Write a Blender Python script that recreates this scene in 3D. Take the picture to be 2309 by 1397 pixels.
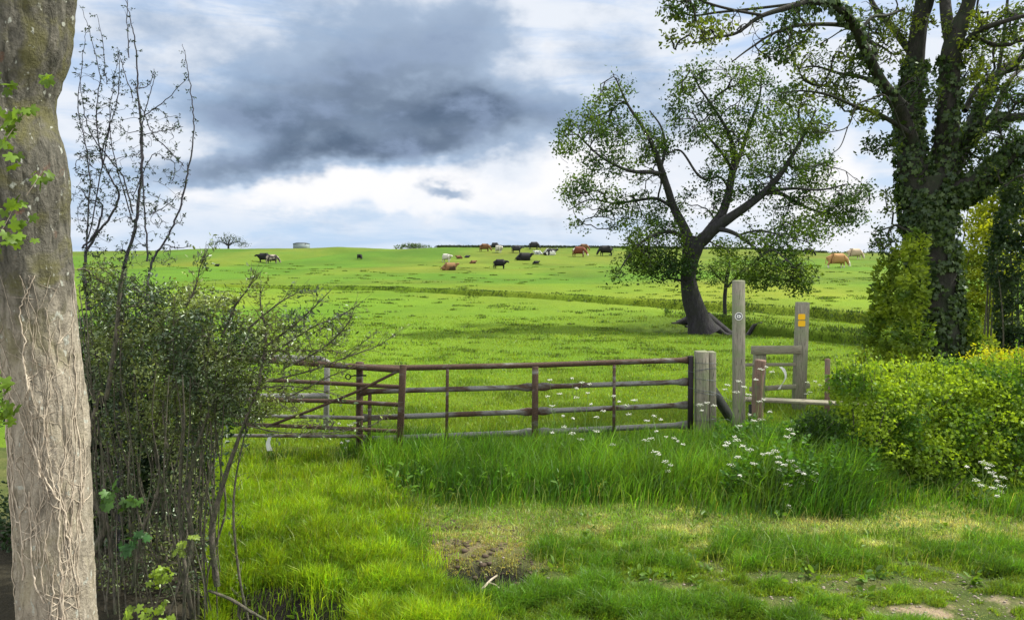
import bpy, bmesh, math, random
import numpy as np
from mathutils import Vector, Matrix

for o in list(bpy.data.objects): bpy.data.objects.remove(o)
S = bpy.context.scene
R = math.radians
rng = np.random.default_rng(7)
random.seed(7)

# ------------------------------------------------------------------ camera
F = 1668.0; W0, H0 = 2309.0, 1397.0
CAMZ = 2.7; PITCH = math.atan(126.5/F)
cam = bpy.data.cameras.new("camera"); camo = bpy.data.objects.new("camera", cam)
S.collection.objects.link(camo); S.camera = camo
camo.location = (0, 0, CAMZ); camo.rotation_euler = (math.pi/2-PITCH, 0, 0)
cam.sensor_width = 36; cam.lens = 36*F/W0; cam.clip_start = .05; cam.clip_end = 20000
S.view_settings.view_transform = 'Standard'; S.view_settings.look = 'None'
S.view_settings.gamma = 1; EXPO = 0.95; S.view_settings.exposure = EXPO
S.render.resolution_x = 1024; S.render.resolution_y = 619

# ------------------------------------------------------------------ sun and sky
SUN_AZ, SUN_EL = 74.0, 52.0        # azimuth clockwise from the view direction (+Y)
sl = bpy.data.lights.new("sun", 'SUN'); sl.energy = 3.8; sl.angle = R(2.0); sl.color = (1, .95, .84)
so = bpy.data.objects.new("sun", sl); S.collection.objects.link(so)
sd = Vector((math.sin(R(SUN_AZ))*math.cos(R(SUN_EL)), math.cos(R(SUN_AZ))*math.cos(R(SUN_EL)), math.sin(R(SUN_EL))))
so.rotation_euler = sd.to_track_quat('Z', 'Y').to_euler(); so.location = (20, 20, 40)

class NT:
    def __init__(s, nt): s.nt = nt; s.n = nt.nodes; s.l = nt.links
    def put(s, sock, v):
        if isinstance(v, bpy.types.NodeSocket): s.l.new(v, sock)
        elif v is not None:
            if hasattr(sock.default_value, '__len__') and hasattr(v, '__len__') and len(sock.default_value) == 4 and len(v) == 3: v = (*v, 1)
            sock.default_value = v
    def m(s, op, a, b=None, c=None, clamp=False):
        n = s.n.new('ShaderNodeMath'); n.operation = op; n.use_clamp = clamp
        s.put(n.inputs[0], a)
        if b is not None: s.put(n.inputs[1], b)
        if c is not None: s.put(n.inputs[2], c)
        return n.outputs[0]
    def mix(s, f, a, b, bt='MIX'):
        n = s.n.new('ShaderNodeMix'); n.data_type = 'RGBA'; n.blend_type = bt
        s.put(n.inputs['Factor'], f) if False else s.put(n.inputs[0], f)
        s.put(n.inputs[6], a); s.put(n.inputs[7], b); return n.outputs[2]
    def noise(s, vec, sc, det=4, rough=.55, dist=0):
        n = s.n.new('ShaderNodeTexNoise'); n.inputs['Scale'].default_value = sc
        n.inputs['Detail'].default_value = det; n.inputs['Roughness'].default_value = rough; n.inputs['Distortion'].default_value = dist
        if vec is not None: s.put(n.inputs['Vector'], vec)
        return n.outputs['Fac']
    def map(s, v, a, b, c=0., d=1., smooth=False):
        n = s.n.new('ShaderNodeMapRange'); n.interpolation_type = 'SMOOTHSTEP' if smooth else 'LINEAR'
        s.put(n.inputs[0], v)
        for i, x in enumerate((a, b, c, d)): n.inputs[i+1].default_value = x
        return n.outputs[0]
    def scale(s, v, sc, loc=(0, 0, 0)):
        n = s.n.new('ShaderNodeMapping'); s.put(n.inputs[0], v); n.inputs[3].default_value = sc; n.inputs[1].default_value = loc
        return n.outputs[0]

w = bpy.data.worlds.new("World"); S.world = w; w.use_nodes = True
T = NT(w.node_tree); T.n.clear()
out = T.n.new('ShaderNodeOutputWorld'); bg = T.n.new('ShaderNodeBackground')
T.l.new(bg.outputs[0], out.inputs[0]); bg.inputs[1].default_value = .1
sky = T.n.new('ShaderNodeTexSky'); sky.sky_type = 'NISHITA'; sky.sun_disc = False
sky.sun_elevation = R(SUN_EL); sky.sun_rotation = R(SUN_AZ); sky.air_density = 1.0; sky.dust_density = 1.5
tc = T.n.new('ShaderNodeTexCoord'); D = tc.outputs['Generated']
sp = T.n.new('ShaderNodeSeparateXYZ'); T.l.new(D, sp.inputs[0])
X, Y, Z = sp.outputs
front = T.map(Y, .0, .3)
yy = T.m('MAXIMUM', Y, .1)
U = T.m('DIVIDE', X, yy); V = T.m('DIVIDE', Z, yy)
wn = T.noise(T.scale(D, (1, 1, 1.6)), 5.0, 5, .6)
wn2 = T.noise(T.scale(D, (1, 1, 1.6), (3, 5, 1)), 5.0, 5, .6)
Uw = T.m('ADD', U, T.m('MULTIPLY', T.m('SUBTRACT', wn, .5), .22))
Vw = T.m('ADD', V, T.m('MULTIPLY', T.m('SUBTRACT', wn2, .5), .13))
def blob(px, row, rx, ry, wt):
    u0, v0 = (px-1154.5)/F, (572-row)/F
    a = T.m('DIVIDE', T.m('SUBTRACT', Uw, u0), rx/F); b = T.m('DIVIDE', T.m('SUBTRACT', Vw, v0), ry/F)
    q = T.m('ADD', T.m('MULTIPLY', a, a), T.m('MULTIPLY', b, b))
    return T.m('MULTIPLY', T.m('POWER', 2.718, T.m('MULTIPLY', q, -1.)), wt)
def total(bl):
    t = 0.
    for b in bl: t = T.m('ADD', t, blob(*b))
    return T.m('MULTIPLY', t, front)
dark = total([(800,215,250,95,.85),(700,300,170,50,.55),(1090,275,190,55,.95),(900,90,270,110,.42),(1060,150,130,130,.28),(330,90,200,130,.38),(480,250,130,60,.3),(1130,60,90,70,.1),(1420,190,140,120,.28),
              (520,362,220,34,.85),(880,335,260,34,.75),(560,250,160,60,.4),(1200,40,60,60,-.1),(1015,433,75,13,.62),(1250,245,50,60,.3),
              (760,20,160,60,.25),(1700,330,200,60,.15),(1230,90,70,60,-.2),(520,320,110,32,-.35),(470,175,90,40,-.15)])
fn = T.noise(T.scale(D, (1, 1, 1.7), (1.3, .2, 0)), 6.5, 7, .58, .1)
fine = T.noise(T.scale(D, (1, 1, 1.8), (4, 1, 2)), 13, 6, .55, .1)
Dn = T.m('ADD', dark, T.m('ADD', T.m('MULTIPLY', T.m('SUBTRACT', fn, .5), .9), T.m('MULTIPLY', T.m('SUBTRACT', fine, .5), .8)))
D1 = T.map(Dn, .05, .55, smooth=True); D2 = T.map(Dn, .4, 1.25, smooth=True)
K = 10/2**EXPO
def kc(c): return tuple(x*K for x in c)
# thin white and pale blue upper cloud
n1 = T.noise(T.scale(D, (1, 1, 4.5)), 4.2, 6, .6, .4)
whi = T.map(n1, .36, .56, smooth=True)
skyb = T.mix(.85, sky.outputs[0], kc((.56, .70, .92)))
c0 = T.mix(whi, skyb, kc((.84, .89, .97)))
bright = total([(800,420,520,48,.9),(1330,350,110,60,.6),(1700,480,400,90,.5),(1900,400,90,160,.7),(1000,470,260,22,.4),(1270,130,60,70,.45)])
bn = T.m('ADD', bright, T.m('MULTIPLY', T.m('SUBTRACT', fine, .5), 1.2))
c1 = T.mix(T.map(bn, .2, .75, smooth=True), c0, kc((1.0, 1.0, 1.02)))
hz = total([(700,530,800,42,.85)])
c2 = T.mix(T.m('MULTIPLY', hz, T.map(n1, .35, .65, 1., .45)), c1, kc((.52, .70, .93)))
c3 = T.mix(T.m('MULTIPLY', D1, .85), c2, kc((.33, .45, .63)))
c4 = T.mix(T.m('MULTIPLY', D2, .93), c3, T.mix(T.map(T.m('ADD', T.m('MULTIPLY', fine, .6), T.m('MULTIPLY', fn, .4)), .42, .60, smooth=True), kc((.070, .110, .180)), kc((.25, .33, .48))))
lift = T.m('MAXIMUM', T.map(Z, .42, .75, 0, 1), T.map(Y, -.05, -.35, 0, 1)); c4 = T.mix(T.m('MULTIPLY', lift, 1.), c4, T.mix(whi, kc((1.0, 1.1, 1.25)), kc((1.75, 1.75, 1.75))))  # sky overhead and behind the camera brightened as added fill on camera-facing surfaces
below = T.map(Z, -.02, -.08)
c5 = T.mix(below, c4, kc((.12, .16, .08)))
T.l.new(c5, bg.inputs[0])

# ------------------------------------------------------------------ helpers
def P(px, row, Y):
    dx = (px-W0/2)/F; dy = (H0/2-row)/F
    cy = dy*math.sin(PITCH)+math.cos(PITCH); cz = dy*math.cos(PITCH)-math.sin(PITCH)
    return np.array([dx/cy*Y, Y, CAMZ+cz/cy*Y])
def hsh(ix, iy, seed):
    h = (ix*374761393+iy*668265263+seed*974634777) & 0xffffffff
    h = ((h ^ (h >> 13))*1274126177) & 0xffffffff
    return ((h ^ (h >> 16)) & 0xffff)/65535.
def vnoise(x, y, seed=0):
    x = np.asarray(x, float); y = np.asarray(y, float)
    ix = np.floor(x).astype(np.int64); iy = np.floor(y).astype(np.int64)
    fx = x-ix; fy = y-iy; fx = fx*fx*(3-2*fx); fy = fy*fy*(3-2*fy)
    a = hsh(ix, iy, seed); b = hsh(ix+1, iy, seed); c = hsh(ix, iy+1, seed); d = hsh(ix+1, iy+1, seed)
    return (a*(1-fx)+b*fx)*(1-fy)+(c*(1-fx)+d*fx)*fy
def fbm(x, y, seed=0, o=4):
    t = 0; a = .5; s = 0
    for i in range(o):
        t = t+a*vnoise(x*2**i, y*2**i, seed+i*17); s += a; a *= .5
    return t/s
def sstep(a, b, x):
    t = np.clip((x-a)/(b-a), 0, 1); return t*t*(3-2*t)
def col_of(n, base, var=.2, hue=.1):
    c = np.tile(np.array(base, float), (n, 1)); c *= (1+var*rng.normal(size=(n, 1)))
    c *= 1+hue*rng.normal(size=(n, 3)); return np.clip(c, .002, 1)
def col_mix(t, a, b):
    t = np.asarray(t)[:, None]; return (1-t)*np.array(a)+t*np.array(b)

def mesh_np(name, verts, faces, mat, parent=None, cols=None, smooth=False):
    """faces: list of int arrays (n,k)"""
    me = bpy.data.meshes.new(name)
    verts = np.ascontiguousarray(verts, dtype=np.float32)
    me.vertices.add(len(verts)); me.vertices.foreach_set('co', verts.ravel())
    li = np.concatenate([f.ravel() for f in faces]).astype(np.int32)
    tot = np.concatenate([np.full(len(f), f.shape[1]) for f in faces]).astype(np.int32)
    st = np.concatenate([[0], np.cumsum(tot)[:-1]]).astype(np.int32)
    me.loops.add(len(li)); me.loops.foreach_set('vertex_index', li)
    me.polygons.add(len(tot)); me.polygons.foreach_set('loop_start', st); me.polygons.foreach_set('loop_total', tot)
    if smooth: me.polygons.foreach_set('use_smooth', np.ones(len(tot), bool))
    if cols is not None:
        at = me.color_attributes.new('Col', 'FLOAT_COLOR', 'POINT')
        c4 = np.ones((len(verts), 4), np.float32); c4[:, :3] = cols; at.data.foreach_set('color', c4.ravel())
    me.update(calc_edges=True); me.materials.append(mat)
    o = bpy.data.objects.new(name, me); S.collection.objects.link(o)
    if parent is not None:
        o.parent = parent
        # vertices are given in world space: bring them to the parent's frame
        pl = np.array(parent_loc(parent), np.float32)
        if np.abs(pl).sum() > 0: me.vertices.foreach_set('co', (verts-pl).ravel()); me.update()
    return o
def parent_loc(p):
    l = Vector((0, 0, 0))
    while p is not None: l = l+p.location; p = p.parent
    return l
def tag(o, label=None, cat=None, group=None, kind=None):
    for k, v in (('label', label), ('category', cat), ('group', group), ('kind', kind)):
        if v: o[k] = v
    return o
def thing(name, loc, label, cat, group=None):
    o = bpy.data.objects.new(name, None); S.collection.objects.link(o); o.location = [float(v) for v in loc]; o.empty_display_size = .2
    return tag(o, label, cat, group)

def tube(pts, rad, k=6, cap=False):
    pts = np.asarray(pts, float); n = len(pts); rad = np.broadcast_to(np.asarray(rad, float), (n,))
    t = np.gradient(pts, axis=0); t /= np.linalg.norm(t, axis=1, keepdims=True)+1e-9
    ref = np.array([.31, .9, .2]) if abs(t[0] @ np.array([.31, .9, .2])) < .85 else np.array([1., 0, 0])
    a = np.cross(t, ref); a /= np.linalg.norm(a, axis=1, keepdims=True)+1e-9
    b = np.cross(t, a)
    th = np.arange(k)*2*math.pi/k
    v = pts[:, None, :]+rad[:, None, None]*(np.cos(th)[None, :, None]*a[:, None, :]+np.sin(th)[None, :, None]*b[:, None, :])
    i = np.arange(n-1)[:, None]*k; j = np.arange(k)[None, :]; j2 = (j+1) % k
    f = np.stack([i+j, i+j2, i+k+j2, i+k+j], -1).reshape(-1, 4)
    return v.reshape(-1, 3), f
class Acc:
    def __init__(s): s.v = []; s.q = []; s.t = []; s.n = 0; s.c = []
    def add(s, v, q=None, t=None, c=None):
        v = np.asarray(v, float)
        if q is not None and len(q): s.q.append(np.asarray(q)+s.n)
        if t is not None and len(t): s.t.append(np.asarray(t)+s.n)
        s.v.append(v); s.n += len(v)
        if c is not None: s.c.append(np.broadcast_to(np.asarray(c, float), (len(v), 3)))
    def tube(s, pts, rad, k=6, caps=False, c=None):
        v, f = tube(pts, rad, k); t = None
        if caps:
            n = len(v); v = np.vstack([v, pts[0], pts[-1]]); t = []
            for j in range(k): t += [[n, (j+1) % k, j], [n+1, n-k+j, n-k+(j+1) % k]]
        s.add(v, f, t, c)
    def box(s, c, half, rot=None, bev=.0, cc=None):
        """box with chamfered edges"""
        h = np.array(half, float); b = min(bev, *(h*.4)) if bev else 0
        V = []
        if b:
            for sx in (-1, 1):
                for sy in (-1, 1):
                    for sz in (-1, 1):
                        for ax in range(3):
                            p = (h-b)*np.array([sx, sy, sz]); p[ax] += b*(sx, sy, sz)[ax]; V.append(p)
            bm = bmesh.new()
            for p in V: bm.verts.new(p)
            r = bmesh.ops.convex_hull(bm, input=bm.verts); bm.verts.ensure_lookup_table(); bm.verts.index_update()
            vs = np.array([v.co for v in bm.verts]); tr = np.array([[v.index for v in f.verts] for f in bm.faces if len(f.verts) == 3])
            qd = [[v.index for v in f.verts] for f in bm.faces if len(f.verts) == 4]; bm.free()
            qd = np.array(qd) if qd else None
        else:
            vs = np.array([[x, y, z] for x in (-1, 1) for y in (-1, 1) for z in (-1, 1)], float)*h
            qd = np.array([[0, 1, 3, 2], [4, 6, 7, 5], [0, 4, 5, 1], [2, 3, 7, 6], [0, 2, 6, 4], [1, 5, 7, 3]]); tr = None
        if rot is not None: vs = vs @ np.array(rot).T
        s.add(vs+np.array(c), qd, tr, cc)
    def build(s, name, mat, parent=None, smooth=False):
        fs = []
        if s.q: fs.append(np.vstack(s.q))
        if s.t: fs.append(np.vstack(s.t))
        return mesh_np(name, np.vstack(s.v), fs, mat, parent, np.vstack(s.c) if s.c else None, smooth)
def rotz(a): c, s_ = math.cos(a), math.sin(a); return np.array([[c, -s_, 0], [s_, c, 0], [0, 0, 1]])
def frame(a, b, up=(0, 0, 1)):
    """columns: x along a->b"""
    x = np.array(b, float)-np.array(a, float); L = np.linalg.norm(x); x /= L
    y = np.cross(np.array(up, float), x); y /= np.linalg.norm(y); z = np.cross(x, y)
    return np.stack([x, y, z], 1), L
def beam(acc, a, b, wy, wz, bev=.006, up=(0, 0, 1), c=None):
    M, L = frame(a, b, up); acc.box((np.array(a)+np.array(b))/2, (L/2, wy/2, wz/2), M, bev, c)
def spline(pts, n=8):
    """Catmull-Rom through rows of any width"""
    p = np.asarray(pts, float); p = np.vstack([2*p[0]-p[1], p, 2*p[-1]-p[-2]]); o = []
    for i in range(1, len(p)-2):
        t = np.linspace(0, 1, n, endpoint=False)[:, None]; a, b, c, d = p[i-1:i+3]
        o.append(.5*((2*b)+(-a+c)*t+(2*a-5*b+4*c-d)*t*t+(-a+3*b-3*c+d)*t**3))
    return np.vstack(o+[p[-2][None]])

# ------------------------------------------------------------------ materials
def newmat(name):
    m = bpy.data.materials.new(name); m.use_nodes = True; t = NT(m.node_tree); t.n.clear()
    o = t.n.new('ShaderNodeOutputMaterial'); return m, t, o
def obj_co(t):
    return t.n.new('ShaderNodeTexCoord').outputs['Object']
def wpos(t): return t.n.new('ShaderNodeNewGeometry').outputs['Position']
def princ(t, o, col, rough=.8, metal=0., bump=None, bs=.3, bd=.01, spec=.3):
    p = t.n.new('ShaderNodeBsdfPrincipled'); t.put(p.inputs['Base Color'], col); t.put(p.inputs['Roughness'], rough); t.put(p.inputs['Metallic'], metal)
    p.inputs['Specular IOR Level'].default_value = spec
    if bump is not None:
        b = t.n.new('ShaderNodeBump'); b.inputs['Strength'].default_value = bs; b.inputs['Distance'].default_value = bd
        t.put(b.inputs['Height'], bump); t.l.new(b.outputs[0], p.inputs['Normal'])
    t.l.new(p.outputs[0], o.inputs[0]); return p
def leafmat(name, trans=.45, tint=(1.3, 1.25, .5), gloss=.06, rough=.45):
    m, t, o = newmat(name)
    a = t.n.new('ShaderNodeAttribute'); a.attribute_name = 'Col'; c = a.outputs['Color']
    d = t.n.new('ShaderNodeBsdfDiffuse'); t.put(d.inputs[0], c)
    tr = t.n.new('ShaderNodeBsdfTranslucent'); t.put(tr.inputs[0], t.mix(1., c, tint, 'MULTIPLY'))
    g = t.n.new('ShaderNodeBsdfGlossy'); g.inputs['Roughness'].default_value = rough; g.inputs[0].default_value = (.8, .9, .8, 1)
    m1 = t.n.new('ShaderNodeMixShader'); m1.inputs[0].default_value = trans; t.l.new(d.outputs[0], m1.inputs[1]); t.l.new(tr.outputs[0], m1.inputs[2])
    m2 = t.n.new('ShaderNodeMixShader'); m2.inputs[0].default_value = gloss; t.l.new(m1.outputs[0], m2.inputs[1]); t.l.new(g.outputs[0], m2.inputs[2])
    t.l.new(m2.outputs[0], o.inputs[0]); return m
GRASS = leafmat('grass_blades', .5, (1.25, 1.2, .5), .03)
LEAF = leafmat('tree_leaves', .45, (1.35, 1.3, .5), .018)
DARKLEAF = leafmat('dark_leaves', .25, (1.2, 1.2, .5), .028, .4)
def barkmat(name, c1, c2, c3, sc=1., rough=.9):
    m, t, o = newmat(name); co = wpos(t)
    n1 = t.noise(t.scale(co, (1, 1, .35)), 14*sc, 6, .65, .4); n2 = t.noise(co, 3.5*sc, 4, .6); n3 = t.noise(co, 40*sc, 3, .6)
    c = t.mix(t.map(n1, .35, .65), c1, c2); c = t.mix(t.map(n2, .45, .68), c, c3)
    h = t.m('ADD', n1, t.m('MULTIPLY', n3, .4)); princ(t, o, c, rough, 0, h, .8, .03); return m
BARK = barkmat('field_tree_bark', (.016, .015, .018), (.048, .046, .050), (.025, .028, .020))
BARK2 = barkmat('roadside_bark', (.015, .015, .012), (.045, .042, .035), (.024, .034, .016))
TWIG = barkmat('hawthorn_twig', (.035, .038, .028), (.16, .14, .105), (.065, .08, .038), 3.)
BARETWIG = barkmat('bare_thorn_twig', (.035, .032, .045), (.085, .08, .095), (.05, .055, .05), 3.)
def woodmat(name, c1, c2, c3, ax=(1, 1, .06)):
    m, t, o = newmat(name); co = wpos(t)
    g = t.noise(t.scale(co, ax), 60, 5, .65, .3); n2 = t.noise(co, 5, 4, .6); n3 = t.noise(t.scale(co, ax, (3, 3, 3)), 160, 2, .5)
    c = t.mix(t.map(g, .3, .7), c1, c2); c = t.mix(t.map(n2, .45, .7), c, c3); c = t.mix(t.map(n3, .60, .70, 0, .85), c, tuple(x*.2 for x in c1))
    princ(t, o, c, .85, 0, g, .6, .006); return m
WOOD = woodmat('weathered_post_wood', (.12, .11, .085), (.31, .285, .225), (.17, .20, .11))
WOODH = woodmat('weathered_rail_wood', (.15, .135, .10), (.29, .265, .20), (.18, .19, .12), (.06, 1, 1))
WOODRED = woodmat('red_brown_stake_wood', (.15, .085, .065), (.25, .17, .13), (.13, .12, .09))
WOODDARK = woodmat('dark_strut_wood', (.02, .024, .022), (.05, .055, .05), (.03, .035, .03))
def flat(name, c, rough=.6, metal=0.):
    m, t, o = newmat(name); n = t.noise(wpos(t), 90, 3, .6)
    princ(t, o, t.mix(t.map(n, .3, .7, 0, .35), c, tuple(x*.6 for x in c)), rough, metal); return m
def steelmat(name, rusty):
    m, t, o = newmat(name); co = wpos(t)
    n = t.noise(t.scale(co, (.35, 1, 1)), 7, 6, .65, .3); f = t.noise(co, 70, 4, .6)
    rust = t.mix(t.map(f, .35, .65), (.034, .022, .015), (.090, .054, .034))
    zinc = t.mix(t.map(f, .3, .7), (.22, .22, .20), (.11, .11, .10))
    k = t.map(n, rusty-.07, rusty+.07)
    princ(t, o, t.mix(k, rust, zinc), t.mix(k, (.8, .8, .8), (.42, .42, .42)), t.m('MULTIPLY', k, .25), f, .35, .003); return m
RUST = steelmat('rusty_steel_tube', .62); MIXED = steelmat('part_rusted_galvanised_tube', .50); GALV = steelmat('galvanised_tube', .2)
BLACKST = flat('blackened_steel', (.018, .014, .016), .5, .3)
WHITEPL = flat('white_plastic', (.75, .76, .74)); BLACKPL = flat('black_plastic', (.012, .012, .016)); YELLOWPL = flat('yellow_plastic', (.85, .48, .01))
WIRE = flat('fence_wire', (.10, .12, .14), .45, .6); PETAL = flat('cow_parsley_white', (.80, .80, .70), .7)

# ------------------------------------------------------------------ terrain
CR_X = [-400, 350, 470, 560, 680, 760, 830, 900, 935, 1000, 1200, 1500, 1700, 1850, 2000, 3000]
CR_R = [572, 565, 560.5, 560.5, 560, 556.5, 557.5, 562, 560, 557.5, 558, 560, 563, 570, 571, 572]
L1X = [-800, 400, 560, 900, 1100, 1300, 1500, 1700, 1850, 1985, 2309, 3000]; L1R = [640, 646, 650, 656, 664, 673, 684, 693, 703, 716, 738, 780]
L2X = [1380, 1480, 1560, 1680, 1850, 1985, 2309, 3000]; L2R = [700, 706, 716, 728, 744, 758, 790, 840]
def rowY(r): return 4503.6/(r-572.)
def zones(x, y):
    px = W0/2+F*x/np.maximum(y, .3); row = 572+4503.6/np.maximum(y, .3); return px, row
def G(x, y, micro=True):
    x = np.asarray(x, float); y = np.asarray(y, float)
    px, row = zones(x, y)
    ys = np.array([-5, 3, 5.5, 7.5, 10, 20, 28, 45, 75, 110.]); zs = np.array([.10, .10, .05, .02, 0, -.03, 0, .19, .32, .66])
    z = np.interp(y, ys, zs)
    cr = np.interp(px, CR_X, CR_R); t = np.clip((y-110)/60, 0, 1); te = t*t*(2.2-1.2*t)*.55+t*.45
    r = 603+(cr-603)*te; zc = CAMZ-(r-572)/F*y
    z = np.where(y > 110, zc, z)
    zt = CAMZ-(cr-572)/F*170
    farz = np.where(px > 1780, 1.2, -1.) ; sm = sstep(1740, 1860, px); farz = -1+2.2*sm
    u = np.clip((y-170)/160, 0, 1); z = np.where(y > 170, zt+(farz-zt)*(u*u*(3-2*u)), z)
    z = np.where(y > 400, z+8*fbm(x/700, y/900, 5, 3)*sstep(700, 2500, y)*.5-2*sstep(700, 2500, y)*.5, z)
    # left fold: a ridge and the dip behind it
    yr = np.interp(px, [300, 470, 830], [108, 112, 158]); fold = sstep(900, 780, px)*np.exp(-((y-yr-9)/7.)**2)
    z = z-.9*fold*(y < 200)+.25*np.exp(-((y-yr)/5.)**2)*sstep(900, 780, px)
    # two old ditch banks crossing the field
    for LX, LR, d, fade, wdt in ((L1X, L1R, .5, sstep(380, 700, px)*.8+.2, 6.), (L2X, L2R, .62, sstep(1440, 1640, px), 4.5)):
        yl = rowY(np.interp(px, LX, LR))+.5*(fbm(x/2.5, y/30, 31, 3)-.5); q = y-yl
        dd = d*fade*(.65+.7*fbm(x/3., x*0, 77, 2))
        z = z-dd*np.where(q < 0, np.clip(1+q/wdt, 0, 1)**2*1., np.clip(1-q/.35, 0, 1)**1.0)
    # dark hollow at the foot of the field tree
    tx, ty = (1590-W0/2)/F*27.2, 27.2
    z = z-.38*np.exp(-((x-tx)/2.6)**2-((y-ty+.2)/1.3)**2)+.25*np.exp(-((x-tx-.2)/2.2)**2-((y-ty-2.4)/1.2)**2)
    if micro:
        far = sstep(6, 14, y)
        z = z+far*(.10*(fbm(x/2.2, y/2.2, 3, 4)-.5)+.05*(fbm(x/.7, y/.7, 9, 2)-.5)+.16*(fbm(x/9, y/9, 21, 2)-.5)*sstep(12, 30, y))
        z = z+(1-far)*(.05*(fbm(x/.8, y/.8, 4, 4)-.5))
    # roadside: scraped patch, washed-out hollow, drain at bottom left
    z = z-.22*np.exp(-((px-1090)/105)**4-((row-1328)/17)**2)+.05*np.exp(-((px-1060)/150)**2-((row-1262)/35)**2)
    z = z-.07*np.exp(-((px-1010)/70)**2-((row-1213)/12)**2)
    z = z-.30*sstep(1362, 1410, row)*np.exp(-((px-600)/170)**4)*(y > 3)
    z = z+.10*np.exp(-((px-640)/260)**2-((row-1250)/90)**2)+.12*np.exp(-((px-1750)/300)**2-((row-1100)/60)**2)
    return z
def hit(px, row):
    ys = np.concatenate([np.arange(3, 60, .05), np.arange(60, 420, .2)])
    pts = np.stack([P(px, row, v) for v in ys]); g = G(pts[:, 0], pts[:, 1]); k = np.argmax(pts[:, 2] <= g)
    if k == 0: k = len(ys)-1
    return np.array([pts[k, 0], pts[k, 1], g[k]])

m, t, o = newmat('meadow_ground')
a = t.n.new('ShaderNodeAttribute'); a.attribute_name = 'Col'; co = wpos(t)
n1 = t.noise(t.scale(co, (1, .6, 1)), 2.2, 6, .7); n2 = t.noise(co, 24, 5, .7); n3 = t.noise(t.scale(co, (1, .5, 1)), .35, 4, .6)
c = t.mix(t.map(n2, .3, .7, .0, .55), a.outputs['Color'], t.mix(1., a.outputs['Color'], (.38, .45, .5), 'MULTIPLY'))
c = t.mix(t.map(n1, .56, .68, 0, .45), c, t.mix(1., c, (.42, .58, .6), 'MULTIPLY'))
c = t.mix(t.map(n3, .45, .65, 0, .35), c, t.mix(1., c, (1.35, 1.12, 1.), 'MULTIPLY'))
princ(t, o, c, .95, 0, t.m('ADD', n2, t.m('MULTIPLY', n1, 2.)), .9, .05, .1); MEADOW = m

FIELD = (.130, .215, .015)
def ground_col(x, y):
    px, row = zones(x, y); n = len(x)
    c = np.tile(np.array(FIELD), (n, 1))
    f = fbm(x/7, y/10, 40, 4)[:, None]; g2 = fbm(x/16+9, y/26, 42, 3)[:, None]; c = c*(.70+.6*f)*(1+np.array([.45, .05, .3])*np.clip(g2*3-1.5, -.5, .8))
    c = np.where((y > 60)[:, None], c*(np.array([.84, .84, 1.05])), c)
    hz_ = sstep(90, 190, y)[:, None]; c = c*(1-hz_)+c*np.array([.90, .88, 1.25])*hz_  # distance haze put into the ground colour as a duller, bluer tint
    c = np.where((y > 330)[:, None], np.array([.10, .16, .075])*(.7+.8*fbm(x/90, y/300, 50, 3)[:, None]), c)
    soil = np.array([.10, .075, .05]); drk = np.array([.035, .032, .028]); straw = np.array([.34, .30, .14])
    near = (y < 10.2)[:, None]; c = np.where(near, col_mix(fbm(x/.35, y/.2, 63, 3), (.05, .085, .018), (.14, .15, .05)), c)
    dn = fbm(x/.22, y/.22, 60, 4)
    # trodden track edge bottom right
    tr = sstep(1355, 1410, row+40*(fbm(x/.5, y/.4, 61, 3)-.5))*sstep(900, 1350, px)*sstep(.46, .62, dn)
    c = c*(1-tr[:, None])+np.array([.36, .28, .19])*tr[:, None]
    pale = np.exp(-((px-1060)/150)**2-((row-1245)/55)**2); pl = np.clip(pale*1.3, 0, 1)[:, None]
    c = c*(1-pl)+np.array([.20, .16, .085])*pl
    cut = sstep(1135, 1160, row)*sstep(1250, 1215, row)*sstep(900, 1000, px)*.35; c = c*(1-cut[:, None])+straw*.6*cut[:, None]
    hol = np.clip(np.exp(-((px-1090)/110)**4-((row-1322)/19)**2)*1.5+np.exp(-((px-1010)/80)**2-((row-1213)/12)**2)*1.2, 0, 1)[:, None]
    c = c*(1-hol)+drk*hol
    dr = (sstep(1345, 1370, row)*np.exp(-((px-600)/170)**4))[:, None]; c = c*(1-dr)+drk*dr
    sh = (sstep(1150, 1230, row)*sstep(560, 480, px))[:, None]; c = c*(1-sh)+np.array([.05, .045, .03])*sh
    td = np.exp(-((x-(1600-W0/2)/F*27.2)/2.6)**2-((y-27.2)/1.6)**2)[:, None]; c = c*(1-.85*td)+np.array([.03, .028, .022])*.85*td  # shade round the field tree's foot, put into the ground colour
    road = (y < 4.2)[:, None]; c = np.where(road, np.array([.22, .18, .13]), c)
    return c
cc = np.concatenate([np.linspace(-6000, -400, 70, endpoint=False), np.linspace(-400, 2700, 520, endpoint=False), np.linspace(2700, 8500, 70)])
ys = [1.2]
while ys[-1] < 12: ys.append(ys[-1]+.03)
while ys[-1] < 60: ys.append(ys[-1]*1.0042)
while ys[-1] < 400: ys.append(ys[-1]*1.0065)
while ys[-1] < 9000: ys.append(ys[-1]*1.06)
ys = np.concatenate([[-3.5, -2.5, -1.5, -.5, .5], ys])
yb = np.maximum(ys, 0)+3.   # fan the columns out so the sheet also has width near the camera
Xg = ((cc-W0/2)/F)[None, :]*np.where(ys > 3, ys, (ys+6)/3.)[:, None]; Yg = np.repeat(ys[:, None], len(cc), 1)
Zg = G(Xg.ravel(), Yg.ravel()); vs = np.stack([Xg.ravel(), Yg.ravel(), Zg], 1)
nr, nc = len(ys), len(cc); ii = (np.arange(nr-1)[:, None]*nc+np.arange(nc-1)[None, :]).ravel()
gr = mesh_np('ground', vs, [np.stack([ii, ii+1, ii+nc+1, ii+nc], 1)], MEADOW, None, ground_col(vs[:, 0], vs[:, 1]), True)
tag(gr, 'rolling green pasture and roadside verge', None, None, 'structure')
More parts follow.
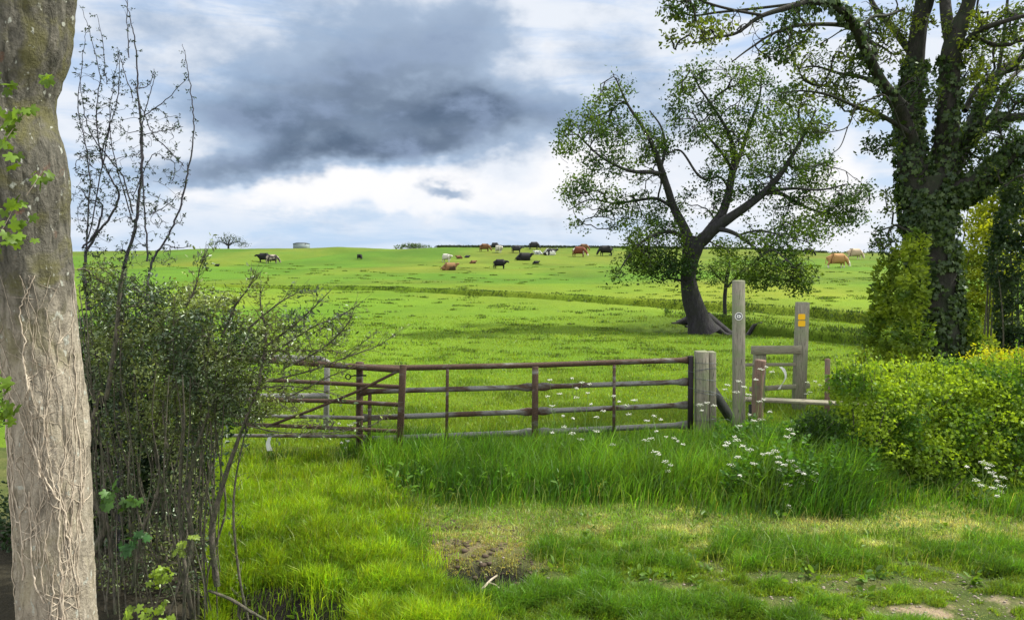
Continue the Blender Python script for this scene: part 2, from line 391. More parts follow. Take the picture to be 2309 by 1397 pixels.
# ------------------------------------------------------------------ growing things
def rand_dirs(n, up=0.):
    d = rng.normal(size=(n, 3)); d[:, 2] += up; return d/np.linalg.norm(d, axis=1, keepdims=True)
def leaf_mesh(name, pos, size, cols, mat, parent, axis=None, nrm=None, wd=.5, shape='diamond', jit=.8, droop=0.):
    """one small folded blade of leaf per position"""
    n = len(pos); size = np.broadcast_to(np.asarray(size, float), (n,))[:, None]
    a = rand_dirs(n) if axis is None else axis+jit*rng.normal(size=(n, 3))
    a = a/np.linalg.norm(a, axis=1, keepdims=True); 
    if droop: a[:, 2] -= droop; a = a/np.linalg.norm(a, axis=1, keepdims=True)
    r = rand_dirs(n) if nrm is None else nrm+.6*rng.normal(size=(n, 3))
    b = np.cross(r, a); b /= np.linalg.norm(b, axis=1, keepdims=True)+1e-9; nn = np.cross(a, b)
    if shape == 'diamond':
        tpl = np.array([[0, 0, 0], [.45, .5*wd, .12], [1, 0, 0], [.45, -.5*wd, .12]])
        fc = np.array([[0, 1, 2], [0, 2, 3]])
    elif shape == 'oval':
        tpl = np.array([[0, 0, 0], [.25, .42*wd, .08], [.7, .40*wd, .08], [1, 0, -.05], [.7, -.40*wd, .08], [.25, -.42*wd, .08]])
        fc = np.array([[0, 1, 2], [0, 2, 3], [0, 3, 4], [0, 4, 5]])
    elif shape == 'lobed':   # five-lobed sycamore or ivy leaf
        ang = [180, 150, 118, 95, 62, 40, 28, 14, 0, -14, -28, -40, -62, -95, -118, -150]
        rr = [.12, .38, .52, .33, .60, .58, .36, .52, .68, .52, .36, .58, .60, .33, .52, .38]
        tpl = np.array([[.35, 0, .05]]+[[.35+q*math.cos(R(g)), q*math.sin(R(g))*wd*2, -.10*q] for g, q in zip(ang, rr)])
        k = len(ang); fc = np.array([[0, i+1, (i+1) % k+1] for i in range(k)])
    k = len(tpl)
    v = pos[:, None, :]+size[:, :, None]*(tpl[None, :, 0:1]*a[:, None, :]+tpl[None, :, 1:2]*b[:, None, :]+tpl[None, :, 2:3]*nn[:, None, :])
    f = (fc[None]+(np.arange(n)*k)[:, None, None]).reshape(-1, 3)
    return mesh_np(name, v.reshape(-1, 3), [f], mat, parent, np.repeat(cols, k, 0))

def px_line(pts, Y, r=None, n=6, dY=None):
    """[(px,row,width_px[,dY])] -> world spline + radii at about distance Y"""
    o = []
    for p in pts:
        yy_ = Y+(p[3] if len(p) > 3 else 0); q = P(p[0], p[1], yy_); o.append([*q, p[2]/2/F*yy_])
    s = spline(o, n); return s[:, :3], np.maximum(s[:, 3]*s[:, 1]/np.hypot(s[:, 0], s[:, 1]), .001)
def grow(mains, attr, tip=.006, step=.25, wob=.06, p=.42, bend=.35, maxr=1e9, back=.0):
    """branches from the traced limbs out to every attractor; radii from how much each carries"""
    N = np.vstack([m_[0] for m_ in mains]); T_ = np.vstack([np.gradient(m_[0], axis=0)/(np.linalg.norm(np.gradient(m_[0], axis=0), axis=1, keepdims=True)+1e-9) for m_ in mains])
    own = np.full(len(N), -1); idx = np.zeros(len(N), int); lim = np.concatenate([m_[1] for m_ in mains])
    cap = len(N)+len(attr)*40; NN = np.zeros((cap, 3)); TT = np.zeros((cap, 3)); OW = np.full(cap, -1); IX = np.zeros(cap, int)
    c = len(N); NN[:c] = N; TT[:c] = T_; paths = []
    for a_ in attr:
        d = a_-NN[:c]; L = np.linalg.norm(d, axis=1)+1e-6; cosv = (d*TT[:c]).sum(1)/L
        k = int(np.argmin(L*(1.25-.35*cosv))); L0 = L[k]
        if L0 < step*.5: continue
        m_ = max(3, min(12, int(L0/step)+2)); t_ = np.linspace(0, 1, m_)[:, None]
        c1 = NN[k]+TT[k]*L0*bend+rng.normal(size=3)*L0*.10
        q = (1-t_)**2*NN[k]+2*t_*(1-t_)*c1+t_**2*a_
        q[1:-1] += rng.normal(size=(m_-2, 3))*wob*min(L0, 4*step)*.5
        g = np.gradient(q, axis=0); g /= np.linalg.norm(g, axis=1, keepdims=True)+1e-9
        e = c+m_-1; NN[c:e] = q[1:]; TT[c:e] = g[1:]; OW[c:e] = len(paths); IX[c:e] = np.arange(1, m_); c = e
        paths.append([q, OW[k], IX[k], lim[k] if k < len(lim) else 1e9])
    load = [np.zeros(len(p_[0])) for p_ in paths]
    for i in range(len(paths)-1, -1, -1):
        tot = 1+load[i].sum(); pw, ix = paths[i][1], paths[i][2]
        if pw >= 0: load[pw][ix] += tot
    res = []
    for i, (q, pw, ix, lm) in enumerate(paths):
        cum = 1+np.cumsum(load[i][::-1])[::-1]; r = tip*cum**p
        r = np.minimum(r, lm*.75); r = r*np.linspace(1, .75, len(r)); res.append((q, r, 1+load[i].sum()))
    return res
def blob_pts(blobs, n, Y, thick=1.):
    ar = np.array([b[2]*b[3] for b in blobs], float); k = rng.choice(len(blobs), n, p=ar/ar.sum()); o = []
    for i in k:
        b = blobs[i]; cx, cy, rx, ry = b[:4]; dY = b[4] if len(b) > 4 else 0
        while True:
            v = rng.uniform(-1, 1, 3)
            if v @ v < 1: break
        yy_ = Y+dY+v[1]*(rx+ry)/2/F*Y*thick; o.append(P(cx+v[0]*rx, cy+v[2]*ry, yy_))
    return np.array(o)
def twigs_build(name, res, mat, parent, k=4):
    ac = Acc()
    for q, r, l in res: ac.tube(q, r, 6 if l > 25 else (4 if l > 4 else 3))
    return ac.build(name, mat, parent, True)
def leaf_pts(res, per, sp, maxload=6, tail=.6):
    o = []; ax = []
    for q, r, l in res:
        if l > maxload: continue
        n = rng.poisson(per) if per < 30 else per
        t_ = 1-tail*rng.random(n)**1.2; s = t_*(len(q)-1); i = np.clip(s.astype(int), 0, len(q)-2); f = (s-i)[:, None]
        o.append(q[i]*(1-f)+q[i+1]*f+rng.normal(size=(n, 3))*sp); ax.append(np.repeat((q[-1]-q[-2])[None]/(np.linalg.norm(q[-1]-q[-2])+1e-9), n, 0))
    return np.vstack(o), np.vstack(ax)
def limbs_build(name, mains, mat, parent, k=14, lump=.06):
    ac = Acc()
    for pts, rad in mains:
        v, f = tube(pts, rad, k)
        c_ = np.repeat(pts, k, 0); d = v-c_; rr = np.repeat(rad, k)[:, None]
        nz = fbm(v[:, 0]/.35+v[:, 1]*1.3, v[:, 2]/.6, 5, 3)[:, None]-.5
        ac.add(c_+d*(1+lump*4*nz*np.minimum(1, rr*8)), f)
    return ac.build(name, mat, parent, True)
def mass_pts(blobs, n, Y, r0=.72, thick=1., seed=1, lump=.25):
    """leaf positions in the outer shell of overlapping lumpy ellipsoids; returns positions and outward normals"""
    C = []; Rr = []
    for b in blobs:
        yy_ = Y+(b[4] if len(b) > 4 else 0); C.append(P(b[0], b[1], yy_)); rx = b[2]/F*yy_; rz = b[3]/F*yy_; Rr.append((rx, (b[5] if len(b) > 5 else min(rx, rz)*thick), rz))
    C = np.array(C); Rr = np.array(Rr); ar = Rr[:, 0]*Rr[:, 2]; k = rng.choice(len(C), n*3, p=ar/ar.sum())
    d = rand_dirs(n*3); rad = (r0+(1.04-r0)*rng.random(n*3)**.6)
    nz = fbm(d[:, 0]*2.6+k*3.1, d[:, 2]*2.6+d[:, 1]*2, seed, 3)-.5
    rad = rad*(1+lump*2*nz); p = C[k]+d*Rr[k]*rad[:, None]; nrm = d/Rr[k]; nrm /= np.linalg.norm(nrm, axis=1, keepdims=True)
    keep = np.ones(len(p), bool)
    for j in range(len(C)):
        q = (((p-C[j])/Rr[j])**2).sum(1); keep &= ~((q < (r0*.85)**2) & (k != j))
    gap = fbm(p[:, 0]/.16*8/max(Y, 6), p[:, 2]/.16*8/max(Y, 6)+p[:, 1]*2, seed+9, 3); keep &= gap > .36
    keep &= p[:, 2] > G(p[:, 0], p[:, 1], False)
    p = p[keep][:n]; return p, nrm[keep][:n]

# ---- the old field tree
YT = 27.5
tb = hit(1575, 733)
ft = thing('field_tree', tb, 'large dark spreading tree with forked trunk standing alone in the pasture', 'tree')
TR = [[(1586,752,104),(1581,738,88),(1576,722,74),(1570,705,66),(1562,680,60),(1555,650,52),(1552,620,47),(1556,590,50),(1562,560,60),(1570,535,62)]]
A1 = [(1562,575,40),(1545,520,38),(1520,470,30),(1505,425,26,-.3),(1492,385,24,-.5),(1475,335,18,-.8),(1448,285,13,-1),(1415,235,9,-1),(1388,175,5,-1)]
A2 = [(1500,392,14,-.4),(1462,388,16,-.9),(1430,387,13,-1.3),(1395,376,11,-1.8),(1350,350,8,-2),(1308,310,6,-2.2),(1275,288,4,-2.4)]
A3 = [(1520,470,13,.1),(1480,448,12,.6),(1435,452,10,1),(1385,458,8,1.3),(1330,450,5,1.6),(1280,475,3,1.8)]
A4 = [(1490,380,12,-.4),(1500,330,10,-.1),(1490,285,7,.4),(1465,250,5,.7)]
A5 = [(1545,535,18),(1505,522,14,-.8),(1455,540,11,-1.4),(1420,575,7,-1.7),(1395,612,4,-1.8)]
B1 = [(1570,560,44),(1600,520,40),(1628,480,34,.3),(1642,440,30,.6),(1650,395,26,.8),(1655,345,20,.9),(1640,295,14,.9),(1610,245,10,.8),(1575,195,6,.6)]
B2 = [(1652,395,18,.8),(1672,340,16,1.3),(1692,280,12,1.6),(1712,220,8,1.8),(1718,175,4,1.8)]
B3 = [(1652,385,14,.8),(1628,345,11,.2),(1590,300,8,-.3),(1560,250,5,-.5)]
B4 = [(1645,430,10,.6),(1625,400,8,.2),(1580,400,9,-.6),(1535,345-5,7,-.6),(1500,350,4,-.8)]
C1 = [(1580,545,50),(1612,515,44,-.2),(1650,488,36,-.5),(1690,460,32,-.8),(1725,432,28,-1),(1758,395,22,-1.2),(1790,345,15,-1.3),(1820,290,10,-1.4),(1840,250,5,-1.4)]
C2 = [(1720,436,20,-1),(1755,435,17,-.6),(1790,452,13,-.2),(1830,472,10,.2),(1880,482,7,.5),(1935,475,4,.6)]
C3 = [(1735,430,14,-1),(1790,425,11,-1.5),(1850,428,8,-2),(1910,415,5,-2.2)]
C4 = [(1775,370,11,-1.2),(1800,380,9,-.6),(1850,372,6,.2),(1890,380,4,.5)]
D1 = [(1608,516,22,0),(1640,520,18,-.8),(1672,535,14,-1.4),(1705,562,11,-2),(1745,600,7,-2.4),(1790,625,4,-2.6)]
D2 = [(1665,530,9,-1.2),(1710,520,8,-1.6),(1760,530,6,-2),(1820,545,4,-2.2)]
mains = [(q_, r_*.76) for q_, r_ in [px_line(l, YT, n=7) for l in TR]]+[(q_, r_*.62) for q_, r_ in [px_line(l, YT, n=7) for l in [A1, A2, A3, A4, A5, B1, B2, B3, B4, C1, C2, C3, C4, D1, D2]]]
limbs_build('trunk', mains, BARK, ft, 14, .04)
ac = Acc()
for (a0, L, wv) in ((1.2,.9,.16),(.2,1.5,.22),(-.3,1.9,.24),(-.9,1.5,.2),(3.4,.9,.2),(4.1,.9,.18),(2.7,.7,.14),(-.05,2.2,.2),(.45,1.2,.24),(-.6,1.2,.24)):
    q = []
    for s_ in np.linspace(0, 1, 8):
        x = tb[0]+.25*math.cos(a0)+math.cos(a0+.3*math.sin(3*s_))*L*s_; y = tb[1]-.1+math.sin(a0)*L*s_*.5; q.append((x, y, G(x, y)+.40*(1-s_)**3+.03*math.sin(9*s_+a0)))
    ac.tube(q, np.linspace(wv, .05, 8)*1.1, 8)
ac.build('roots', BARK, ft, True)
CB = [(1385,205,38,45,-1),(1352,270,60,50,-1.2),(1310,320,60,60,-2),(1290,285,30,20,-2),(1420,310,80,55,-1),(1370,370,60,30,-1.6),(1300,425,42,40,1.3),(1345,450,60,50,1),(1420,480,90,50,.6),
 (1310,505,34,22,1.5),(1470,400,50,50,-.2),(1480,330,45,45,.2),(1500,540,80,50,-.5),(1430,560,40,40,-1.2),(1400,612,26,26,-1.8),(1470,600,60,34,-1.2),(1535,610,50,36,-1),
 (1550,455,45,35,.3),(1545,240,48,40,.2),(1555,185,46,36,.5),(1620,170,75,38,.8),(1700,185,60,42,1.5),(1560,290,50,45,-.5),(1650,255,80,60,.8),(1760,255,60,60,-.8),(1700,330,70,60,1),(1640,355,45,60,.4),
 (1800,315,60,60,-1.2),(1840,280,36,36,-1.4),(1760,400,80,50,-1),(1850,385,55,45,0),(1690,420,55,50,-.4),(1880,440,75,42,0),(1925,440,45,35,.2),(1900,490,60,34,.3),(1800,480,80,45,.1),
 (1740,530,90,36,-1.6),(1840,530,50,26,-1.8),(1620,440,40,50,.6),(1800,590,44,34,-2.4),(1780,640,46,26,-2.5),(1720,625,50,30,-2.2),(1500,600,46,40,-.6),(1450,590,40,34,-1),(1590,390,50,16,-.3),(1760,600,70,48,-2.3),(1810,620,38,36,-2.6),(1700,610,45,34,-2),(1640,560,40,26,.5),(1600,470,28,22,0)]
at = blob_pts(CB, 3300, YT, 1.25)
res = grow(mains, at, .0075, .30, .10, .45)
twigs_build('branches', res, BARK, ft)
lp, la = leaf_pts(res, 24, .15, 9, .6)
kp = fbm(lp[:, 0]/.55+lp[:, 1]*.5, lp[:, 2]/.45, 89, 3) > .42; lp = lp[kp]; la = la[kp]
n = len(lp); tcol = fbm(lp[:, 0]/.9, lp[:, 2]/.9+lp[:, 1]*.4, 88, 3)
lc = col_mix(np.clip((tcol-.38)*3, 0, 1), (.024, .056, .012), (.085, .140, .018))*(1+.25*rng.normal(size=(n, 1)))
leaf_mesh('crown', lp, .07+.085*rng.random(n)**1.5, np.clip(lc, .005, 1), LEAF, ft, wd=.6)

# ---- small thorn tree beside it
sb = hit(1635, 712)
st = thing('thorn_sapling', sb, 'slim young tree with thin straight stem beside the field tree', 'tree')
mains = [px_line(l, sb[1], n=6) for l in [[(1635,712,9),(1634,680,9),(1636,650,9),(1640,620,8),(1646,590,5)], [(1636,650,6),(1655,630,5),(1680,600,3)], [(1636,640,5),(1615,620,4),(1600,600,3)]]]
limbs_build('trunk', mains, BARK, st, 8)
res = grow(mains, blob_pts([(1640,605,44,38),(1605,620,30,26),(1675,618,34,26)], 160, sb[1]), .005, .3, .1, .4)
twigs_build('branches', res, BARK, st)
lp, la = leaf_pts(res, 22, .12, 10, .8); leaf_mesh('crown', lp, .09, col_of(len(lp), (.075, .13, .02)), LEAF, st, wd=.6)

# ---- roadside tree on the right
YR = 14.0
rb = np.array([*P(2110, 880, YR)[:2], 0]); rb[2] = G(rb[0], rb[1])
rt = thing('ivy_clad_tree', rb, 'tall tree with thick ivy covered trunk rising behind the right hedge', 'tree')
L0 = [(2115,905,190),(2112,860,165),(2110,800,146),(2110,700,136),(2106,600,130),(2098,510,136),(2090,440,142),(2085,400,140)]
LM = [L0,
 [(2075,440,90),(2058,370,84),(2050,310,72,.2),(2052,240,58,.3),(2060,160,52,.3),(2070,80,46,.3),(2082,0,42,.3),(2095,-90,34,.3)],
 [(2105,430,84),(2128,350,70),(2138,280,62,-.2),(2140,210,56,-.3),(2142,140,56,-.4),(2152,90,52,-.5),(2180,20,40,-.6),(2200,-60,32,-.8)],
 [(2148,110,36,-.4),(2136,50,34,-.2),(2130,-10,30,0),(2125,-90,24,0)],
 [(2125,430,60),(2160,350,50,.5),(2190,290,44,.8),(2215,230,34,1),(2250,170,28,1.2),(2300,130,22,1.4),(2360,100,14,1.4)],
 [(2150,440,80,-.2),(2205,410,64,-.5),(2255,372,54,-.8),(2309,325,48,-1),(2380,280,40,-1.2),(2470,240,30,-1.4)],
 [(2160,340,40,.3),(2200,292,34,0),(2250,268,30,-.3),(2309,262,24,-.5),(2400,230,18,-.8)],
 [(2190,300,24,.5),(2230,278,22,.8),(2275,185,14,1.4),(2309,150,10,1.8)],
 [(2175,250,18,.3),(2215,185,14,.6),(2309,150,10,1)],
 [(2150,130,20,-.4),(2200,75,18,-.8),(2260,50,14,-1.2),(2330,30,10,-1.4)],
 [(2060,330,44,0),(2025,240,38,-.4),(1985,180,30,-.8),(1950,110,26,-1.2),(1925,60,24,-1.5),(1900,25,22,-1.8),(1865,8,20,-2),(1820,6,18,-2.2),(1760,22,14,-2.4),(1710,40,11,-2.5),(1660,75,8,-2.6),(1610,85,6,-2.7),(1560,100,3,-2.7)],
 [(1925,60,14,-1.5),(1870,55,11,-1.7),(1800,58,9,-2),(1745,75,7,-2.2),(1690,110,5,-2.3),(1650,140,3,-2.4)],
 [(1720,35,8,-2.5),(1650,22,7,-2.6),(1590,5,6,-2.7),(1540,-20,4,-2.7)],
 [(1800,8,7,-2.2),(1700,20,7,-2),(1620,28,6,-1.9),(1560,35,5,-1.8),(1520,18,3,-1.7)],
 [(2045,240,18,-.2),(2000,200,14,-.1),(1945,175,11,0),(1890,165,8,.2),(1840,150,5,.3),(1800,155,3,.3)],
 [(2050,300,16,-.3),(1990,262,12,-.8),(1930,240,9,-1.2),(1870,215,7,-1.5),(1810,205,5,-1.7),(1760,210,3,-1.8)],
 [(2055,120,22,.3),(2010,60,18,.5),(1975,20,14,.7),(1950,-30,10,.8)],
 [(1935,80,10,-1.3),(1965,40,9,-1.2),(2000,35,8,-1),(2040,20,6,-.8)],
 [(2040,310,7,-.5),(2000,220,6,-1),(1960,225,5,-1.2),(1930,240,4,-1.4),(1912,285,3,-1.5),(1870,298,3,-1.6),(1830,300,2,-1.6)],
 [(1912,285,3,-1.5),(1895,330,2.5,-1.5),(1870,350,2,-1.5)],
 [(2080,60,14,.3),(2100,10,12,.2),(2112,-60,10,.1)],
 [(2250,170,12,1.2),(2262,90,10,1.3),(2270,20,8,1.4),(2275,-40,6,1.4)]]
mains = [px_line(l, YR, n=7) for l in LM]; mains[0] = (mains[0][0], mains[0][1]*.82)
for k_ in range(1, len(mains)): mains[k_] = (mains[k_][0], mains[k_][1]*.88)
limbs_build('trunk', mains, BARK2, rt, 18, .05)
RB = [(1545,20,60,40,-2.5),(1520,90,30,24,-2.4),(1600,70,60,40,-2.6),(1680,50,60,40,-2.4),(1740,110,60,40,-2.2),(1790,60,60,50,-2),(1830,140,70,50,0),(1880,200,60,45,-.5),(1810,215,60,30,-1.6),(1930,130,60,50,-.8),
 (1960,50,60,50,-.5),(2000,110,50,60,0),(1960,250,50,30,-1),(1850,290,50,20,-1.5),(2060,50,60,40,.3),(2090,200,40,50,-.8),(2190,60,70,50,-.5),(2250,120,60,60,1),(2230,210,60,50,.5),
 (2290,220,50,50,-.4),(2260,310,60,40,-.8),(2190,350,50,50,.2),(2290,50,50,50,-.8),(2180,150,50,50,-.3),(2290,390,60,40,-1),(1985,330,50,26,-.6),(2000,450,22,40,-.4),(1990,545,40,40,-.5),(2350,150,60,90,0),(2120,-40,200,40,0)]
at = blob_pts(RB, 2700, YR, 1.2)
res = grow(mains, at, .0055, .16, .12, .45)
twigs_build('branches', res, BARK2, rt)
lp, la = leaf_pts(res, 11, .05, 6, .6)
keepn = fbm(lp[:, 0]/.5, lp[:, 2]/.5+lp[:, 1], 3, 3) > .38; lp = lp[keepn]; la = la[keepn]
n = len(lp); tcol = fbm(lp[:, 0]/.5, lp[:, 2]/.5, 18, 2)
lc = col_mix(np.clip((tcol-.42)*4, 0, 1), (.035, .068, .016), (.115, .155, .02))*(1+.2*rng.normal(size=(n, 1)))
leaf_mesh('crown', lp, rng.uniform(.04, .085, n), np.clip(lc, .005, 1), LEAF, rt, axis=la, jit=.7, wd=.55, shape='oval')
# ivy on the trunk and main limbs
iv = []; ivn = []
for mi, cnt in ((0, 7000), (1, 1500), (2, 600), (4, 400), (5, 1700), (6, 300), (10, 450)):
    pts, rad = mains[mi]; u = rng.random(cnt*2)
    if mi == 0: u = u**.8
    s_ = u*(len(pts)-1)*(1 if mi == 0 else .62); i = s_.astype(int).clip(0, len(pts)-2); f = (s_-i)[:, None]
    c_ = pts[i]*(1-f)+pts[i+1]*f; rr = rad[i]; th = rng.random(cnt*2)*2*math.pi
    tdir = pts[i+1]-pts[i]; tdir /= np.linalg.norm(tdir, axis=1, keepdims=True); e1 = np.cross(tdir, [0, 1., 0]); e1 /= np.linalg.norm(e1, axis=1, keepdims=True); e2 = np.cross(tdir, e1)
    d = np.cos(th)[:, None]*e1+np.sin(th)[:, None]*e2; off = rng.random(cnt*2)**1.5*(.10 if mi == 0 else .06)
    p_ = c_+d*(rr+off+.01)[:, None]; cov = fbm(th*2.2+mi, p_[:, 2]/.45, 55, 3); row_b = (p_[:, 2] < 2.6) if mi == 0 else np.ones(cnt*2, bool)
    kp = (cov > np.where(row_b, .40, .56)); iv.append(p_[kp][:cnt]); ivn.append(d[kp][:cnt])
iv = np.vstack(iv); ivn = np.vstack(ivn); n = len(iv)
leaf_mesh('ivy', iv, rng.uniform(.04, .12, n), col_mix(np.clip(rng.normal(.4, .4, n), 0, 1), (.022, .045, .014), (.07, .11, .025)), DARKLEAF, rt, axis=np.tile([0, 0, -1.], (n, 1)), nrm=ivn, jit=.45, wd=.5, shape='lobed')

# ---- leafy growth either side of that trunk
def bush(name, label, cat, blobs, Y, n, size, c1, c2, mat=None, shape='oval', stems=12, group=None, r0=.6, lump=.25, base=None, seed=5, thick=1., wd=.6, twig=None, shoots=0):
    b = np.array(P(blobs[0][0], blobs[0][1], Y)); b[2] = G(b[0], b[1])
    th_ = thing(name, b, label, cat, group)
    p_, nn_ = mass_pts(blobs, n, Y, r0, thick, seed, lump); k = len(p_)
    tc_ = fbm(p_[:, 0]*3.5+p_[:, 1], p_[:, 2]*3.5, seed+3, 3); lc_ = col_mix(np.clip((tc_-.3)*2.5, 0, 1), c1, c2)*(1+.18*rng.normal(size=(k, 1)))
    if stems:
        ac_ = Acc()
        for i in range(stems):
            e = p_[rng.integers(k)]; s0 = np.array([b[0]+(e[0]-b[0])*.8+rng.normal()*.12, b[1]+(e[1]-b[1])*.5+rng.normal()*.1, 0]); s0[2] = G(s0[0], s0[1])-.05
            mid = (s0+e)/2+rng.normal(size=3)*.08; q = spline([s0, mid, e], 6); ac_.tube(q, np.linspace(.014, .004, len(q))*max(1, Y/9), 5)
        ac_.build('stems', twig or TWIG, th_, True)
    if shoots:
        sv = Acc(); sp2 = []; upi = np.where(nn_[:, 2] > .35)[0]
        for i in rng.choice(upi, shoots):
            L_ = rng.uniform(.08, .30); d_ = nn_[i]*.5+[rng.normal()*.3, rng.normal()*.3, 1]; d_ /= np.linalg.norm(d_); q = p_[i]+d_*np.linspace(-.3, 1, 6)[:, None]*L_; sv.tube(q, np.linspace(.004, .0015, 6), 4)
            sp2.append(p_[i]+d_*(rng.random((14, 1))*L_)+rng.normal(size=(14, 3))*.018)
        sv.build('shoots', twig or TWIG, th_, True)['kind'] = 'stuff'; sp2 = np.vstack(sp2); p_ = np.vstack([p_, sp2]); nn_ = np.vstack([nn_, rand_dirs(len(sp2), .5)]); lc_ = np.vstack([lc_, lc_[rng.integers(0, k, len(sp2))]*1.15]); k = len(p_)
    leaf_mesh('foliage', p_, rng.uniform(.6, 1.3, k)*size, np.clip(lc_, .004, 1), mat or LEAF, th_, axis=nn_, jit=.9, wd=wd, shape=shape)
    return th_
bush('elder_bush', 'loose yellow green bush leaning on the left side of the ivy clad trunk', 'bush',
     [(2012,750,50,56),(2062,760,40,50,-.75),(2058,660,34,60,-.7),(2050,830,50,40,-.8),(1975,725,16,26,.5),(1985,700,22,30,.3),(2020,670,40,40,-.2),(2000,625,30,36,.2),(2040,600,36,44),(1985,660,20,26,.4),(2065,560,24,40,-.5),(1978,790,30,30),(1970,830,34,24),(2030,830,44,34),(1968,760,18,20),(2200,790,36,40,.4),(2185,720,18,30,.3),(2215,840,40,26,.2)], 13.4, 7500, .085, (.07, .13, .018), (.26, .34, .03), seed=5, stems=7, lump=.45)
bush('golden_shrub', 'yellowish open shrub seen between the ivy clad trunk and the far right ivy column', 'bush',
     [(2225,640,56,60),(2270,600,50,70,.6),(2265,500,60,60,.4),(2200,440,30,26),(2190,590,24,34,.5),(2190,700,30,50,.3),(2225,540,44,50,-.4),(2195,500,30,34),(2245,460,60,36,.4),(2290,420,50,34),(2225,790,50,36),(2250,700,40,34,.4),(2180,800,36,36),(2320,455,50,40,-.5)], 17.0, 11000, .085, (.11, .16, .018), (.36, .40, .03), seed=12, stems=8, r0=.3, lump=.5)
bush('ivy_covered_stump', 'tall column of glossy dark ivy at the right edge of the view', 'ivy',
     [(2310,700,60,110),(2300,600,62,90),(2315,500,62,80),(2330,430,60,60),(2300,780,50,44)], 14.6, 9000, .07, (.020, .045, .018), (.055, .09, .035), DARKLEAF, 'lobed', 10, seed=23, wd=.45)

# ---- right hedges
h1 = [(1935,868,52,42,.15,.5),(2010,858,70,42,.15,.6),(2100,856,80,42,.15,.6),(2190,852,80,44,.15,.6),(2280,850,80,44,.15,.6),(2370,850,80,44,.15,.6),(1975,905,90,75,0,.7),(2080,935,120,90,0,.75),(2200,930,110,90,.1,.75),(2300,940,100,95,.1,.8),(2010,1010,90,80,-.25,.6),(2120,1040,110,80,-.3,.6),(2230,1000,100,90,-.1,.6),(2040,1090,70,55,-.4,.5),(2140,1095,80,55,-.45,.5),(2230,1085,70,50,-.4,.5),(2310,1070,80,70,-.2,.6),(1925,870,50,36,.1,.5),(2420,940,120,130,.3,.8),(2380,1050,100,90,0,.6),(2520,960,120,130,.6,.8)]
bush('hawthorn_hedge', 'clipped green hawthorn hedge running right from the stile', 'hedge', h1, 8.8, 52000, .038, (.058, .135, .014), (.28, .40, .030), shape='lobed', wd=.42, stems=90, r0=.5, seed=31, lump=.38, shoots=240)
h2 = [(2290,842,84,50,0,.7),(2380,840,90,54,.2,.7),(2235,848,40,36,.1,.5),(2480,880,90,80,.4,.8)]
bush('golden_hedge', 'low yellow leaved hedge behind the green one at the far right', 'hedge', h2, 11.2, 9000, .05, (.27, .30, .015), (.50, .50, .02), stems=20, r0=.6, seed=37, lump=.15, shoots=90)
bush('bramble_clump', 'dark green bramble mound below the stile step', 'bush', [(1860,985,80,60,0,.5),(1800,1010,60,44,-.1,.4),(1905,1050,60,50,-.2,.4)], 8.9, 3200, .05, (.025, .06, .012), (.06, .12, .018), stems=16, seed=41, r0=.3)
bush('dock_clump', 'yellow green leafy clump at the foot of the right hedge', 'plant', [(2200,1140,70,36,0,.25),(2260,1150,50,40,0,.25)], 7.9, 1700, .06, (.09, .15, .02), (.17, .23, .03), stems=14, seed=43, r0=.2)
# ------------------------------------------------------------------ hawthorn thicket left of the gates
YH = 5.6
hb = np.array([*P(380, 1380, YH)[:2], 0.]); hb[2] = G(hb[0], hb[1])
ht = thing('hawthorn_thicket', hb, 'overgrown tangled hawthorn thicket between the near trunk and the gates', 'bush')
mains = []
for i in range(64):
    bx = rng.uniform(195, 500); Yb = rng.uniform(5.15, 6.4); x0, y0 = (bx-W0/2)/F*Yb, Yb
    p0 = np.array([x0, y0, G(x0, y0)-.05])
    fan = (bx-330)/170.; tp = bx+fan*rng.uniform(10, 95)+rng.normal()*22; trow = rng.uniform(650, 860) if tp > 240 else rng.uniform(620, 840)
    Yt = Yb+rng.normal()*.2; p1 = P(tp, trow, Yt); nn_ = 6
    q = [p0+(p1-p0)*s_+np.array([rng.normal()*.035, rng.normal()*.04, 0])+np.array([-(.06)*fan*math.sin(s_*3.1), 0, 0]) for s_ in np.linspace(0, 1, nn_)]
    s = spline(q, 5); r0_ = rng.choice([.005, .008, .012, .018], p=[.40, .33, .20, .07]); mains.append((s, np.linspace(r0_, .0035, len(s))))
